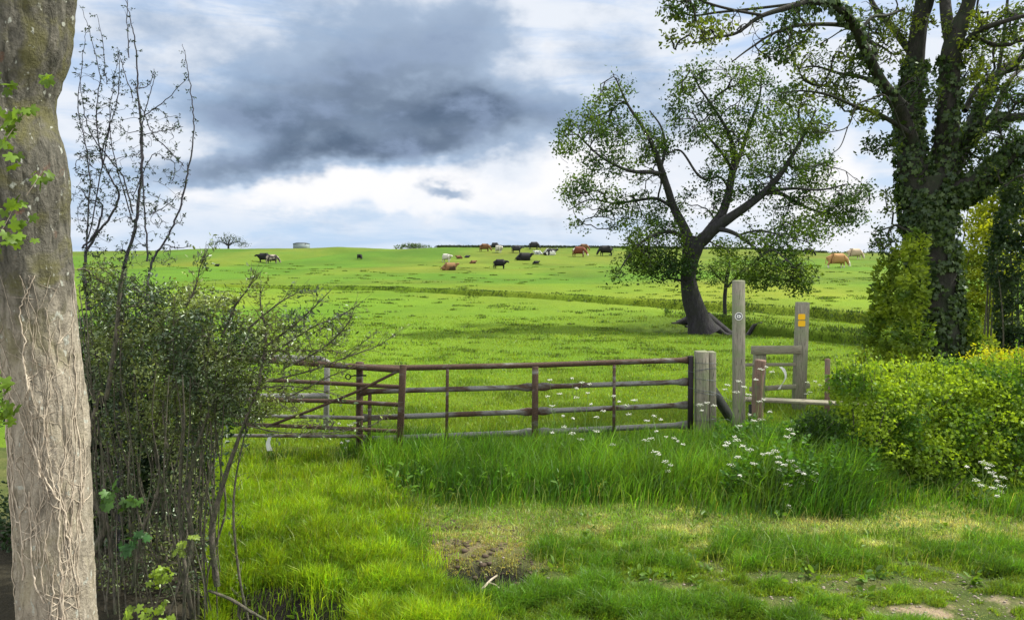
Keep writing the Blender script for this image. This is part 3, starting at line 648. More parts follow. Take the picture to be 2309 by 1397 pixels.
for l in [[(490,1320,22),(478,1200,20),(500,1100,18),(530,1010,14),(560,930,9),(590,850,6)], [(560,1397,9),(540,1300,8),(527,1180,8),(530,1090,7),(545,1010,5),(560,940,4)],
          [(300,1320,14),(320,1200,12),(350,1130,10),(362,1080,8)], [(400,1330,18),(430,1240,18),(425,1120,15),(440,1020,12),(470,930,8)],
          [(215,1240,30),(235,1180,26),(205,1100,22),(200,1000,18),(225,880,12)], [(240,900,16),(262,760,16),(270,660,14),(278,610,11)],
          [(585,850,9),(600,760,8),(588,690,6),(587,645,3)], [(600,780,7),(660,735,6),(700,700,5),(745,655,2)], [(610,800,7),(700,740,5),(760,715,4),(812,685,2)], [(640,830,6),(720,790,5),(780,735,4),(800,690,2)],
          [(600,860,6),(700,835,5),(780,805,4),(850,780,3),(905,742,1.5)], [(780,805,3),(820,770,2),(850,750,1)], [(560,740,7),(620,690,5),(670,660,3),(700,655,1.5)], [(500,760,9),(530,690,7),(560,650,4),(575,620,2)],
          [(640,900,6),(740,850,4),(790,830,2)], [(560,960,5),(640,975,4),(740,975,3),(830,960,2),(880,935,1)], [(540,880,5),(640,870,4),(720,880,3),(800,900,1.5)], [(420,690,8),(440,650,6),(452,600,3),(460,585,1.5)],
          [(380,1010,8),(370,960,7),(370,900,6),(395,870,4)], [(600,790,5),(680,790,4),(740,790,3),(790,800,1.5)]]:
    q_, r_ = px_line(l, 5.35, n=6); mains.append((q_, r_*.72))
limbs_build('stems', mains, TWIG, ht, 7, .05)
HB = [(225,640,45,60,.2),(300,690,90,80,.1),(400,720,90,90,0),(480,740,80,95,0),(250,800,70,110,.2),(360,830,100,100,0),(470,860,100,100,0),(560,800,70,90,0),(620,770,60,70,-.1),(660,740,60,50,-.2),
      (560,900,80,60,0),(680,810,60,40,-.2),(740,770,50,40,-.2),(760,730,40,30,-.2),(640,900,50,40,-.1),(720,960,70,24,-.2),(300,960,90,80,.2),(420,980,90,80,.2),(260,1100,60,90,.2),(400,1110,80,80,.2),(330,1220,100,80,.2),(440,1220,50,90,.2),(260,1300,60,60,0),(380,1310,80,50,0)]
at = blob_pts(HB, 5600, YH, 1.4)
res = grow(mains, at, .0021, .055, .16, .40)
spur = []
for q, r in mains[64:]:
    for i in range(2, len(q)-1):
        for _ in range(2):
            d = (q[i+1]-q[i]); d = d/np.linalg.norm(d)+rand_dirs(1)[0]*.9; ln = rng.uniform(.03, .12); spur.append((np.array([q[i], q[i]+d*ln*.5, q[i]+d*ln+rng.normal(size=3)*.01]), np.array([.0022, .0016, .0010]), 1))
twigs_build('branches', res+spur, TWIG, ht)
lp, la = leaf_pts(res+spur[::2], 8.5, .022, 8, .9)
pxl = W0/2+F*lp[:, 0]/lp[:, 1]; rwl = 572-(lp[:, 2]-CAMZ)/lp[:, 1]*F
dens = np.where(pxl > 590, np.interp(pxl, [590, 700], [.6, .22]), 1.)*np.where(rwl > 960, .6, 1.)*np.where(rwl > 1050, .5, 1.); kp = rng.random(len(lp)) < dens; lp, la, pxl, rwl = lp[kp], la[kp], pxl[kp], rwl[kp]
n = len(lp); k1 = np.clip(fbm(lp[:, 0]/.22, lp[:, 2]/.22+lp[:, 1]*3, 70, 3)*3-1.0, 0, 1)
lc = col_mix(k1, (.045, .080, .028), (.190, .240, .050))*(1+.22*rng.normal(size=(n, 1)))
leaf_mesh('foliage', lp, rng.uniform(.018, .040, n), np.clip(lc, .005, 1), leafmat('hawthorn_leaves', .3, (1.2, 1.2, .6), .07, .4), ht, axis=la, jit=.7, wd=.5, shape='oval')
print('thicket leaves', n)

# ---- second, darker row of the thicket behind
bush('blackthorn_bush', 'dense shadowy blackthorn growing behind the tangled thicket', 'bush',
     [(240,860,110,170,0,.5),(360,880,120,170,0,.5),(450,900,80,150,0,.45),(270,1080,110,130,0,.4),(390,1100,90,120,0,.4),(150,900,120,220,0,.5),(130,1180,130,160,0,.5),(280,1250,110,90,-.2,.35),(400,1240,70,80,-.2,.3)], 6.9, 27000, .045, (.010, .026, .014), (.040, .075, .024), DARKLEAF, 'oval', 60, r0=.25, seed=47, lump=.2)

# ---- bare upright thorn stems against the sky
bt = thing('bare_thorn_tree', (P(280, 1300, 5.9)[0], 5.9, G(P(280, 1300, 5.9)[0], 5.9)), 'nearly bare spiky thorn with upright twigs against the clouds', 'tree')
TL = [[(262,1330,20),(268,1000,18),(272,760,16),(276,620,14),(278,590,13),(300,510,12),(305,450,11),(312,380,10),(310,300,9),(302,220,7),(298,150,5.5),(292,90,4.5),(282,40,3.5),(266,-20,2.5)],
 [(290,130,4),(286,60,3),(284,-10,2)], [(330,700,12),(335,620,10),(345,580,9),(365,550,8),(388,505,7.5),(405,455,7),(415,400,6.5),(425,340,5.5),(430,290,4.5),(425,230,4),(418,180,3.5),(408,120,2.5),(400,92,1.5)],
 [(415,375,4),(385,340,4),(355,310,4),(340,275,3.5),(325,235,3),(322,200,2)], [(312,270,5),(350,245,4),(390,215,3),(432,172,2)], [(333,590,7),(330,500,6),(325,420,5),(320,330,4.5),(324,290,4),(345,210,3),(358,165,1.5)],
 [(200,700,12),(190,590,11),(215,530,10),(245,490,9),(265,440,8),(245,400,6),(225,350,5),(238,290,4),(258,220,3.5),(262,150,2.5),(258,110,1.5)], [(300,480,6),(278,400,5),(242,350,5),(208,300,4),(195,240,3),(188,170,1.5)],
 [(185,560,8),(215,525,8),(230,480,7),(228,458,6),(200,450,5),(188,430,4)], [(192,600,7),(200,420,5),(188,330,4),(168,230,3.5),(178,120,2.5),(182,60,1.5)], [(232,380,5),(222,260,4),(236,180,3),(222,90,2.2),(208,32,1.5)],
 [(240,190,3),(232,110,2.5),(216,30,1.5)], [(315,305,3),(370,297,2.5),(418,288,1.5)], [(335,485,3),(380,462,2.5),(412,430,1.5)], [(302,200,4),(330,190,3),(340,150,2)], [(302,440,3.5),(345,350,3),(385,360,2),(405,330,1.2)],
 [(300,500,5),(250,300,3),(270,120,1.5)], [(200,540,5),(240,330,4),(255,240,2)], [(370,550,4),(400,560,3),(430,552,1.5)], [(300,220,4),(276,160,3),(258,110,2),(252,100,1.2)]]
mains = [(q_, r_*.68) for q_, r_ in [px_line(l, 5.9, n=6) for l in TL]]
for q, r in mains:
    s_ = rng.normal()*.06; q += np.column_stack([rng.normal(size=len(q))*.0035, s_*np.linspace(0, 1, len(q)), rng.normal(size=len(q))*.003])
limbs_build('stems', mains, BARETWIG, bt, 6, .03)
at = blob_pts([(205,250,38,120),(230,400,60,120),(255,220,40,80),(215,500,50,60),(300,430,60,100),(350,500,70,60),(250,570,80,40),(340,580,80,36),(380,300,40,60),(300,300,50,70),(200,330,30,140),(180,440,20,90),(395,420,40,80)], 620, 5.9, .6)
res = grow(mains, at, .0018, .05, .10, .35)
# thorny spurs along every stem
spur = []
for q, r in mains+[(a_, b_) for a_, b_, c_ in res]:
    L = np.linalg.norm(np.diff(q, axis=0), axis=1); c_ = np.concatenate([[0], np.cumsum(L)])
    for s_ in np.arange(.03, c_[-1], .045):
        s_ += rng.normal()*.012; i = min(np.searchsorted(c_, s_), len(q)-1)
        if q[i][2] < 2.0 or rng.random() < .25: continue
        d = rand_dirs(1, .3)[0]; ln = rng.uniform(.012, .045); spur.append((np.array([q[i], q[i]+d*ln*.6, q[i]+d*ln+[0, 0, .004]]), np.array([.0016, .0013, .0008]), 1))
twigs_build('branches', res+spur, BARETWIG, bt)
lp = np.vstack([np.repeat(s_[0][-1][None], 7, 0) for s_ in spur if rng.random() < .9]); lp = lp+rng.normal(size=lp.shape)*.006; n = len(lp)
leaf_mesh('buds', lp, rng.uniform(.012, .026, n), col_of(n, (.035, .055, .035), .3), DARKLEAF, bt, wd=.5)

# ------------------------------------------------------------------ near trunk on the left
YN = 3.6
er = np.array([(-60,190),(0,180),(80,173),(130,168),(160,160),(200,141),(250,134),(290,145),(340,162),(400,170),(450,170),(520,169),(620,180),(700,184),(800,192),(900,203),(1000,208),(1100,210),(1200,211),(1300,214),(1397,217),(1480,226),(1560,240)], float)
el = np.array([(-60,-70),(100,-72),(300,-75),(500,-50),(700,-15),(800,-2),(900,8),(1100,12),(1250,16),(1397,22),(1560,15)], float)
rows = np.arange(-900, 1600, 9.); kk = 96
ex = np.interp(rows, er[:, 0], er[:, 1]+np.interp(er[:, 0], [0, 700, 1397], [17, -8, -28])); ex = np.convolve(np.pad(ex, 3, mode='edge'), np.ones(7)/7, 'valid'); ei = np.interp(rows, el[:, 0], el[:, 1]+np.interp(el[:, 0], [0, 700, 1397], [0, -10, -30]))
f1, f2 = np.arctan((ex-W0/2)/F), np.arctan((ei-W0/2)/F); cx = W0/2+F*np.tan((f1+f2)/2); rw = F*np.sin((f1-f2)/2)/np.cos((f1+f2)/2)-5; th = np.arange(kk)*2*math.pi/kk
zz = np.array([P(90, r_, YN)[2] for r_ in rows]); xc = (cx-W0/2)/F*YN; rc = rw/F*YN
ZZ, TH = np.meshgrid(zz, th, indexing='ij'); XC = xc[:, None]; RC = rc[:, None]
ridg = np.abs(fbm(TH*7+.8*ZZ, ZZ*4.2, 90, 4)-.5)*2; wide = fbm(np.cos(TH)*1.5+5, ZZ*1.4+np.sin(TH)*1.5, 91, 3)-.5
fine = fbm(TH*26, ZZ*14, 95, 3)-.5
upper = sstep(1.9, 2.8, ZZ); disp = .030*(.35-ridg)*(1-.25*upper)+.03*wide+.007*fine*(1+upper)
knob = .035*np.exp(-((TH-4.9)/.35)**2-((ZZ-3.25)/.09)**2)-.03*np.exp(-((TH-5.0)/.2)**2-((ZZ-3.28)/.035)**2); disp = disp+knob
RR = RC+disp; px_ = XC+RR*np.cos(TH); py_ = YN+RR*np.sin(TH)
nt = thing('roadside_trunk', (xc[-1], YN, G(xc[-1], YN)), 'thick pale barked tree trunk close at the left edge', 'tree')
vs = np.stack([px_.ravel(), py_.ravel(), ZZ.ravel()], 1)
i = np.arange(len(rows)-1)[:, None]*kk; j = np.arange(kk)[None, :]; j2 = (j+1) % kk
m, t, o = newmat('pale_trunk_bark'); co = wpos(t); sp = t.n.new('ShaderNodeSeparateXYZ'); t.l.new(co, sp.inputs[0])
g = t.noise(t.scale(co, (1, 1, .28)), 26, 7, .7, .8); b1 = t.noise(co, 5, 5, .6, .5); sk = t.noise(co, 60, 4, .65); li = t.noise(t.scale(co, (1, 1, .7), (3, 1, 2)), 30, 3, .5)
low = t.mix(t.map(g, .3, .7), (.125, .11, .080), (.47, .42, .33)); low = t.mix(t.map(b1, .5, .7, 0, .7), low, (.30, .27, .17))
up = t.mix(t.map(g, .35, .65), (.040, .040, .030), (.165, .155, .125)); up = t.mix(t.map(b1, .48, .62), up, (.12, .115, .05)); up = t.mix(t.map(b1, .36, .30), up, (.16, .09, .06))  # upper bark: olive blotches, plus shade of the crown put into the colour
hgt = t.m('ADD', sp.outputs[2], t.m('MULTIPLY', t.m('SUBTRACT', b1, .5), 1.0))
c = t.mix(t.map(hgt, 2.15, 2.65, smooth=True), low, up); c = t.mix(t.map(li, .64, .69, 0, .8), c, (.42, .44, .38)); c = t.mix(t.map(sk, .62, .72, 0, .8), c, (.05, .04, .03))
sc = Vector(P(160, 1062, YN-.18)); vd = t.n.new('ShaderNodeVectorMath'); vd.operation = 'DISTANCE'; t.l.new(t.scale(co, (1, 1, .75)), vd.inputs[0]); vd.inputs[1].default_value = (sc[0], sc[1], sc[2]*.75)
scar = t.map(t.m('ADD', vd.outputs['Value'], t.m('MULTIPLY', t.m('SUBTRACT', b1, .5), .06)), .10, .075)
c = t.mix(t.m('MULTIPLY', scar, .8), c, t.mix(t.map(b1, .4, .55), (.66, .58, .44), (.52, .54, .44)))
g_m = t.map(t.m('ADD', sp.outputs[0], t.m('MULTIPLY', b1, .22)), -2.36, -2.30, 1, 0); c = t.mix(t.m('MULTIPLY', g_m, .8), c, (.085, .105, .045))
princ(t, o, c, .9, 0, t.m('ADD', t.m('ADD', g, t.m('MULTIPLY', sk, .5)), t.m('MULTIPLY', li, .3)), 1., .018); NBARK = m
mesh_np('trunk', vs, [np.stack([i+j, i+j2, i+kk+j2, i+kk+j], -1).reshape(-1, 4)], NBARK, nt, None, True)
def on_trunk(z, th_, off=.004):
    f = np.interp(z, zz[::-1], np.arange(len(zz))[::-1]); i0 = np.clip(f.astype(int), 0, len(zz)-2); ff = f-i0; a_ = (th_ % (2*math.pi))/(2*math.pi)*kk; j0 = a_.astype(int) % kk; fj = a_-np.floor(a_); j1 = (j0+1) % kk
    r_ = (RR[i0, j0]*(1-fj)+RR[i0, j1]*fj)*(1-ff)+(RR[i0+1, j0]*(1-fj)+RR[i0+1, j1]*fj)*ff+off; x0 = xc[i0]*(1-ff)+xc[i0+1]*ff
    return np.stack([x0+r_*np.cos(th_), YN+r_*np.sin(th_), z], 1)
ac = Acc()
for s in range(46):
    z0 = rng.uniform(.7, 1.8); z1 = z0+rng.uniform(.3, 1.5); n = int((z1-z0)/.02); z = np.linspace(z0, min(z1, 2.6), n); a0 = rng.uniform(3.3, 6.1)
    if rng.random() < .4: a0 = rng.uniform(4.9, 5.9)
    a_ = a0+np.cumsum(np.cumsum(rng.normal(size=n)*.006)*.5+rng.normal(size=n)*.02)+rng.normal()*.3*(z-z0); q = on_trunk(z, a_, .003); r0_ = rng.choice([.0015, .0026, .0046], p=[.5, .36, .14]); ac.tube(q, np.linspace(r0_, r0_*.5, n), 5)
    for b in range(rng.poisson(3)):
        i0 = rng.integers(0, n-3); m_ = rng.integers(5, 16); sg = rng.choice([-1, 1]); zb = z[i0]+np.arange(m_)*.011*rng.uniform(.1, 1.); ab = a_[i0]+sg*np.arange(m_)*.045+np.cumsum(rng.normal(size=m_)*.02)
        ac.tube(on_trunk(zb, ab, .002), np.linspace(r0_*.8, .0007, m_), 4)
VINE, t, o = newmat('dead_ivy_stem'); nz = t.noise(wpos(t), 40, 3); princ(t, o, t.mix(t.map(nz, .3, .7), (.58, .51, .40), (.28, .23, .17)), .85)
ac.build('ivy_stems', VINE, nt, True)
def near_leaves(pts, size, c, parent, name='leaves', Y=None):
    """pts (px,row,Y)"""
    p_ = []; 
    for (px, rw_, Y_, k, sp_) in pts:
        c0 = P(px, rw_, Y_); p_.append(c0+rng.normal(size=(k, 3))*sp_)
    p_ = np.vstack(p_); n = len(p_)
    cc_ = np.array(c)*(1+.22*rng.normal(size=(n, 1))); return leaf_mesh(name, p_, rng.uniform(.6, 1.2, n)*size, np.clip(cc_, .01, 1), LEAF, parent, axis=np.tile([.2, -.3, -.5], (n, 1)), nrm=np.tile([.1, -1., .5], (n, 1)), jit=.5, wd=.5, shape='lobed')
near_leaves([(20,290,3.32,9,.035),(30,330,3.3,6,.03),(92,392,3.34,7,.018),(15,470,3.25,9,.035),(28,505,3.25,10,.03),(5,540,3.25,6,.02),(8,880,3.25,6,.03),(20,915,3.25,6,.02),(5,950,3.25,5,.02),(120,180,3.38,4,.02),(50,240,3.34,6,.03),(5,180,3.3,6,.03)], .055, (.13, .22, .025), nt)
ac = Acc()
for l in [[(-60,600,4),(-10,540,3),(15,500,2),(30,470,1.5)], [(-60,1000,4),(-20,950,3),(5,910,2),(22,880,1.5)], [(-50,380,4),(0,330,3),(30,290,2)], [(60,440,2.5),(80,410,2),(95,385,1.5)]]:
    q, r = px_line(l, 3.28, n=6); ac = Acc(); ac.tube(q, r, 5); ac.build('shoot', VINE, nt, True)

# ---- saplings with broad leaves in the thicket's foot
def seedling(label, pts, stem, Y, c=(.10, .19, .03), s=.06):
    base = P(stem[0][0], stem[0][1], Y); g = thing('sycamore_seedling', base, label, 'plant', 'leafy seedlings at the foot of the thicket')
    ac_ = Acc(); q, r = px_line([(a_, b_, 3.5) for a_, b_ in stem], Y, n=5); ac_.tube(q, r*np.linspace(1, .5, len(r)), 5); ac_.build('stem', TWIG, g, True)
    near_leaves([(a_, b_, Y, k, .018) for a_, b_, k in pts], s, c, g)
seedling('broad leaved seedling with dull leaves nearest the thick trunk, halfway up the thicket', [(255,1110,7),(285,1130,6),(240,1135,4),(300,1120,4)], [(270,1400),(262,1250),(265,1130)], 4.7, (.06, .13, .025), .07)
seedling('lime green seedling low in the thicket with starry leaves', [(355,1290,9),(375,1300,6),(345,1310,5),(370,1275,5)], [(400,1420),(392,1340),(365,1290)], 4.6, (.20, .30, .03), .05)
seedling('small bright sprig on a brown stem right of the lime green seedling', [(415,1220,6),(430,1215,5),(400,1235,4)], [(440,1400),(435,1300),(415,1225)], 4.9, (.16, .23, .03), .045)
seedling('yellow green seedling at the very bottom of the thicket', [(330,1375,7),(360,1365,7),(375,1390,6),(300,1370,6),(385,1385,4)], [(340,1480),(345,1420),(350,1370)], 4.5, (.18, .27, .03), .055)
seedling('darker broad leaved seedling in the gap behind the lime green one', [(300,1220,5),(320,1200,5),(285,1235,4)], [(310,1400),(305,1300),(308,1215)], 4.9, (.04, .11, .03), .07)

# ------------------------------------------------------------------ gates
def Yg(px): return 9.72+(px-815)/(1557-815)*.6
gb = P(1180, 1000, Yg(1180)); gb[2] = G(gb[0], gb[1])
mg = thing('field_gate', gb, 'long rusty five bar steel gate closed across the field entrance', 'gate')
def rail(name, l, mat, par, d=0., wpx=11, flat_at=(), Yf=Yg, k=10):
    """horizontal tube along px points, pinched flat (taller, thinner) where welded"""
    xs = np.linspace(l[0][0], l[-1][0], 90); rs = np.interp(xs, [q[0] for q in l], [q[1] for q in l])
    pts = np.array([P(a_, b_, Yf(a_)+d) for a_, b_ in zip(xs, rs)]); r = wpx/2/F*Yf(xs.mean())
    v, f = tube(pts, r, k); c_ = np.repeat(pts, k, 0); dd = v-c_; fl = np.zeros(len(xs))
    for x0 in flat_at: fl = np.maximum(fl, np.exp(-((xs-x0)/15.)**2))
    fl = np.repeat(fl, k); dd[:, 2] *= 1+.75*fl; dd[:, 1] *= 1-.72*fl; dd[:, 0] *= 1-.5*fl
    n = len(v); v = np.vstack([c_+dd, pts[0], pts[-1]]); tt = []
    for j in range(k): tt += [[n, (j+1) % k, j], [n+1, n-k+j, n-k+(j+1) % k]]
    a_ = Acc(); a_.add(v, f, tt); return a_.build(name, mat, par, True)
rail('rail', [(797,826),(905,829),(1207,823),(1400,816),(1562,811)], RUST, mg, 0, 13, (1560,))
rail('rail', [(812,883),(905,880),(1207,872),(1557,860)], MIXED, mg, 0, 12, (815,1190,1225,1545))
rail('rail', [(818,942),(1207,927),(1557,912)], MIXED, mg, 0, 12, (818,1190,1225,1545))
rail('rail', [(818,990),(1207,974),(1557,957)], GALV, mg, 0, 13, (818,1190,1225,1545))
rail('rail', [(833,1032),(1207,1015),(1557,999)], GALV, mg, 0, 12, (1190,1225,1545))
def upright(name, px0, r0, px1, r1, wpx, mat, par, Y, dY=.0, dep=None):
    a_ = Acc(); a, b = P(px0, r0, Y), P(px1, r1, Y+dY); b[1] = Y; beam(a_, a, b, wpx/F*Y, (dep or wpx/F*Y), .004, (0, 1, 0)); return a_.build(name, mat, par)
upright('stile', 1558, 802, 1556, 1012, 11, BLACKST, mg, Yg(1557)-.03)
upright('upright', 1207, 826, 1206, 1022, 14.5, RUST, mg, Yg(1207)-.045, dep=.03)
upright('strap', 1009, 832, 1007, 1000, 7, RUST, mg, Yg(1008)-.045, dep=.012)
upright('strap', 1385, 822, 1384, 1008, 7, RUST, mg, Yg(1385)-.045, dep=.012)
upright('stile', 834, 888, 832, 1030, 8, RUST, mg, Yg(833)-.05, dep=.03)
# second gate, swung open in front of the hinge post
Yl = lambda px: 9.45+(905-px)/(905-480)*.55
sg = thing('stock_gate', P(700, 1040, Yl(700)), 'brown rusty gate with diagonal brace partly hidden by the thicket', 'gate')
rail('rail', [(480,806),(600,812),(700,819),(905,834)], RUST, sg, 0, 14, (), Yl)
rail('rail', [(480,853),(640,858),(905,872)], RUST, sg, 0, 9.5, (), Yl)
rail('rail', [(480,899),(760,904),(905,912)], RUST, sg, 0, 10, (), Yl)
rail('rail', [(480,936),(700,939),(820,942)], MIXED, sg, 0, 9, (), Yl)
rail('rail', [(480,953),(700,962),(905,972)], RUST, sg, 0, 9, (), Yl)
rail('rail', [(480,981),(820,983)], MIXED, sg, 0, 8, (), Yl)
upright('stile', 909, 822, 901, 1008, 15, RUST, sg, 9.38, dep=.04)
a_ = Acc(); a_.tube([P(900, 835, 9.44), P(810, 880, 9.55), P(700, 925, 9.7), P(600, 962, 9.83)], .019, 8, True); a_.build('brace', RUST, sg, True)
# galvanised gate standing behind
Yb = lambda px: 11.2
bgt = thing('galvanised_gate', P(600, 1040, 11.2), 'pale galvanised gate standing behind the brown gate and the thicket', 'gate')
rail('rail', [(440,803),(600,804),(722,808),(742,818)], GALV, bgt, 0, 12, (), Yb)
for r_ in (893, 1022, 1053): rail('rail', [(440,r_+2),(690,r_),(740 if r_ < 1000 else 800,r_-1)], GALV, bgt, 0, 15 if r_ == 893 else 8, (), Yb)
upright('stile', 738, 815, 734, 1040, 11, GALV, bgt, 11.2)
# steel hanging post with its eye bolt
hp = P(810, 1000, 9.75); hp[2] = G(hp[0], hp[1]); hpo = thing('hanging_post', hp, 'round rusty steel post with a ring bolt where the two gates meet', 'post')
a_ = Acc(); a_.tube([hp-[0, 0, .1], P(811, 822, 9.78)], .046, 12); a_.tube([P(811, 822, 9.78), P(811, 816, 9.78)], .054, 12, True); a_.build('post', RUST, hpo)
a_ = Acc(); a_.tube([P(798, 846, 9.72), P(826, 846, 9.72)], .012, 8, True); th_ = np.linspace(0, 2*math.pi, 17); c0 = P(785, 849, 9.7); a_.tube([c0+np.array([.034*math.cos(q), 0, .034*math.sin(q)]) for q in th_], .009, 6); a_.tube([P(791, 848, 9.7), P(800, 846, 9.72)], .008, 6); a_.build('eye_bolt', BLACKST, hpo, True)
# tape and cow-parsley-like tags caught on the rails
def tape(label, l, Y, mat, wd_):
    q = spline([[*P(a_, b_, Y), c_] for a_, b_, c_ in l], 6); v = []; 
    for p_ in q: v += [p_[:3]+[-p_[3]/2/F*Y, 0, 0], p_[:3]+[p_[3]/2/F*Y, .012, .004]]
    v = np.array(v); v2 = v+[0, .002, 0]; n = len(q); i_ = np.arange(n-1)*2; f = np.stack([i_, i_+1, i_+3, i_+2], 1); A = Acc(); A.add(np.vstack([v, v2]), np.vstack([f, (f+2*n)[:, ::-1]])); o_ = A.build('barrier_tape', mat, None, True); return tag(o_, label, 'tape')
tape('white strip of tape dangling from the brown gate rail', [(637,882,6),(643,890,9),(645,905,5)], 9.6, WHITEPL, 0)
tape('white strip hanging low by the thicket under the brown gate', [(608,985,7),(604,1000,9),(608,1016,12)], 9.6, WHITEPL, 0)
tape('curled white and yellow strip of tape hanging from the stile', [(1760,827,7),(1767,833,8),(1772,846,5),(1769,858,4),(1762,868,4),(1757,877,7)], 12.6, WHITEPL, 0)

# ------------------------------------------------------------------ posts and stile
def post_box(acc, px0, px1, r0, r1, Y, dep, lean=0, mat=None, z_bottom=None):
    a, b = P((px0+px1)/2, r0, Y), P((px0+px1)/2+lean, r1, Y); b[1] = Y; beam(acc, a, b, (px1-px0)/F*Y, dep, .008, (0, 1, 0))
q = P(1588, 1000, 10.3); q[2] = G(q[0], q[1]); gp = thing('timber_gate_post', q, 'squat square double timber gatepost bound with wire', 'post')
a_ = Acc(); post_box(a_, 1568, 1595, 791, 1035, 10.3, .16); a_.build('post', WOOD, gp)
a_ = Acc(); post_box(a_, 1596, 1612, 792, 1035, 10.34, .15); a_.build('post', WOOD, gp)
a_ = Acc()
for r_, s_ in ((817,2),(833,-3),(852,6),(882,8),(948,-4)):
    L = [P(1565, r_, 10.21), P(1590, r_+s_*.5+1, 10.21), P(1613, r_+s_, 10.24), P(1615, r_+s_, 10.4), P(1590, r_+s_*.5, 10.42), P(1565, r_, 10.4), P(1565, r_, 10.21)]; a_.tube(spline(L, 4), .0028, 5)
for l in ([(1548,836),(1566,838),(1590,832),(1611,830)], [(1550,872),(1580,880),(1612,885),(1650,905)], [(1612,950),(1640,945),(1660,960)]): a_.tube(spline([P(x_, r_, 10.2) for x_, r_ in l], 6), .0028, 5)
a_.build('wire', WIRE, gp, True)
q = P(1635, 960, 10.6); st_ = Acc(); beam(st_, P(1606, 878, 10.5), P(1668, 975, 10.9), .10, .12, .01); s_o = st_.build('timber_strut', WOODDARK); tag(s_o, 'blackened diagonal strut leaning behind the squat gatepost', 'strut')
q = P(1665, 1050, 9.6); q[2] = G(q[0], q[1]); wp = thing('waymark_post', q, 'tallest weathered square post carrying a round white arrow disc', 'post')
a_ = Acc(); post_box(a_, 1653.5, 1677, 632, 1075, 9.6, .13, 1); a_.build('post', WOOD, wp)
def disc(c, r, y, mat, name, par, th_=.003, sides=28, pts=None):
    if pts is None: pts = [(r*math.cos(k*2*math.pi/sides), r*math.sin(k*2*math.pi/sides)) for k in range(sides)]
    bm = bmesh.new(); pl = parent_loc(par)
    f = bm.faces.new([bm.verts.new((c[0]+a-pl[0], y-pl[1], c[2]+b-pl[2])) for a, b in pts]); bm.normal_update()
    if f.normal.y > 0: f.normal_flip()
    e = bmesh.ops.extrude_face_region(bm, geom=[f]); bmesh.ops.translate(bm, verts=[v for v in e['geom'] if isinstance(v, bmesh.types.BMVert)], vec=(0, -th_, 0)); bmesh.ops.recalc_face_normals(bm, faces=bm.faces)
    me = bpy.data.meshes.new(name); bm.to_mesh(me); bm.free(); me.materials.append(mat); o_ = bpy.data.objects.new(name, me); S.collection.objects.link(o_); o_.parent = par; return o_
c0 = P(1666, 713, 9.53); dsk = disc(c0, .052, 9.533, WHITEPL, 'waymark_disc', wp)
def sub(o_, par):   # re-parent a mesh built in wp's frame one level deeper (parent mesh sits at the same origin)
    o_.parent = par; return o_
sub(disc(c0, .040, 9.529, BLACKPL, 'ring', wp, .002), dsk)
sub(disc(c0, 0, 9.526, WHITEPL, 'arrow', wp, .002, pts=[(.034,0),(.010,.026),(.010,.024),(-.024,.020),(-.030,0),(-.024,-.020),(.010,-.024),(.010,-.026)]), dsk)
sub(disc(c0-[.004, 0, 0], .008, 9.523, BLACKPL, 'dot', wp, .002, 12), dsk)

q = P(1790, 900, 12.8); q[2] = G(q[0], q[1]); sx = thing('wooden_stile', q, 'wooden step stile with rails and plank between posts beside the hedge', 'stile')
a_ = Acc(); post_box(a_, 1797, 1822, 681, 925, 12.8, .17, -9); a_.build('post', WOOD, sx)
a_ = Acc(); post_box(a_, 1701, 1726, 781, 925, 12.75, .14, -5); a_.build('post', WOOD, sx)
a_ = Acc(); beam(a_, P(1694, 789, 12.66), P(1806, 788, 12.68), .05, 19/F*12.7, .006); a_.build('rail', WOODH, sx)
a_ = Acc(); beam(a_, P(1676, 822, 12.7), P(1820, 821, 12.76), .035, 7/F*12.7, .004); a_.build('rail', WOODH, sx)
a_ = Acc(); beam(a_, P(1690, 877, 12.72), P(1826, 869, 12.74), .04, 11/F*12.7, .005); a_.build('rail', WOODH, sx)
a_ = Acc()
A_, B_ = P(1680, 899, 11.9), P(2000, 914, 11.3); M, L = frame(A_, B_); a_.box((A_+B_)/2, (L/2, .11, .022), M, .005); a_.build('step', WOODH, sx)
a_ = Acc(); s0 = P(1697, 915, 11.85); a_.box((s0[0], 11.85, s0[2]-.14), (.05, .05, .16), None, .006); a_.build('step_support', WOODDARK, sx)
for k, rr_ in enumerate((714, 729)):
    w_, h_ = .062, .050; c0 = P(1807.5, rr_, 12.71)
    pts = [(sx_*(w_-.018)+.018*math.cos(a1), sy_*(h_-.018)+.018*math.sin(a1)) for sx_, sy_, a00 in ((1,1,0),(-1,1,90),(-1,-1,180),(1,-1,270)) for a1 in (R(a00), R(a00+45), R(a00+90))]
    disc(c0, 0, 12.708, YELLOWPL, 'waymark_plate', sx, .004, pts=pts)
q = P(1710, 925, 11.4); q[2] = G(q[0], q[1])-.1; a_ = Acc(); s_ = spline([q, P(1708, 870, 11.4), P(1713, 830, 11.4), P(1715, 811, 11.4)], 5); a_.tube(s_, 12.5/F*11.4, 12, True)
tag(a_.build('round_stake', WOODRED, None, True), 'reddish brown round stake in front of the stile', 'stake')
q = P(1866, 915, 12.2); q[2] = G(q[0], q[1])-.1; a_ = Acc(); beam(a_, q, P(1866, 808, 12.2), .07, 10/F*12.2, .01, (0, 1, 0)); tag(a_.build('fence_stake', WOODRED), 'thin brown square stake between the stile and the hedge', 'stake')
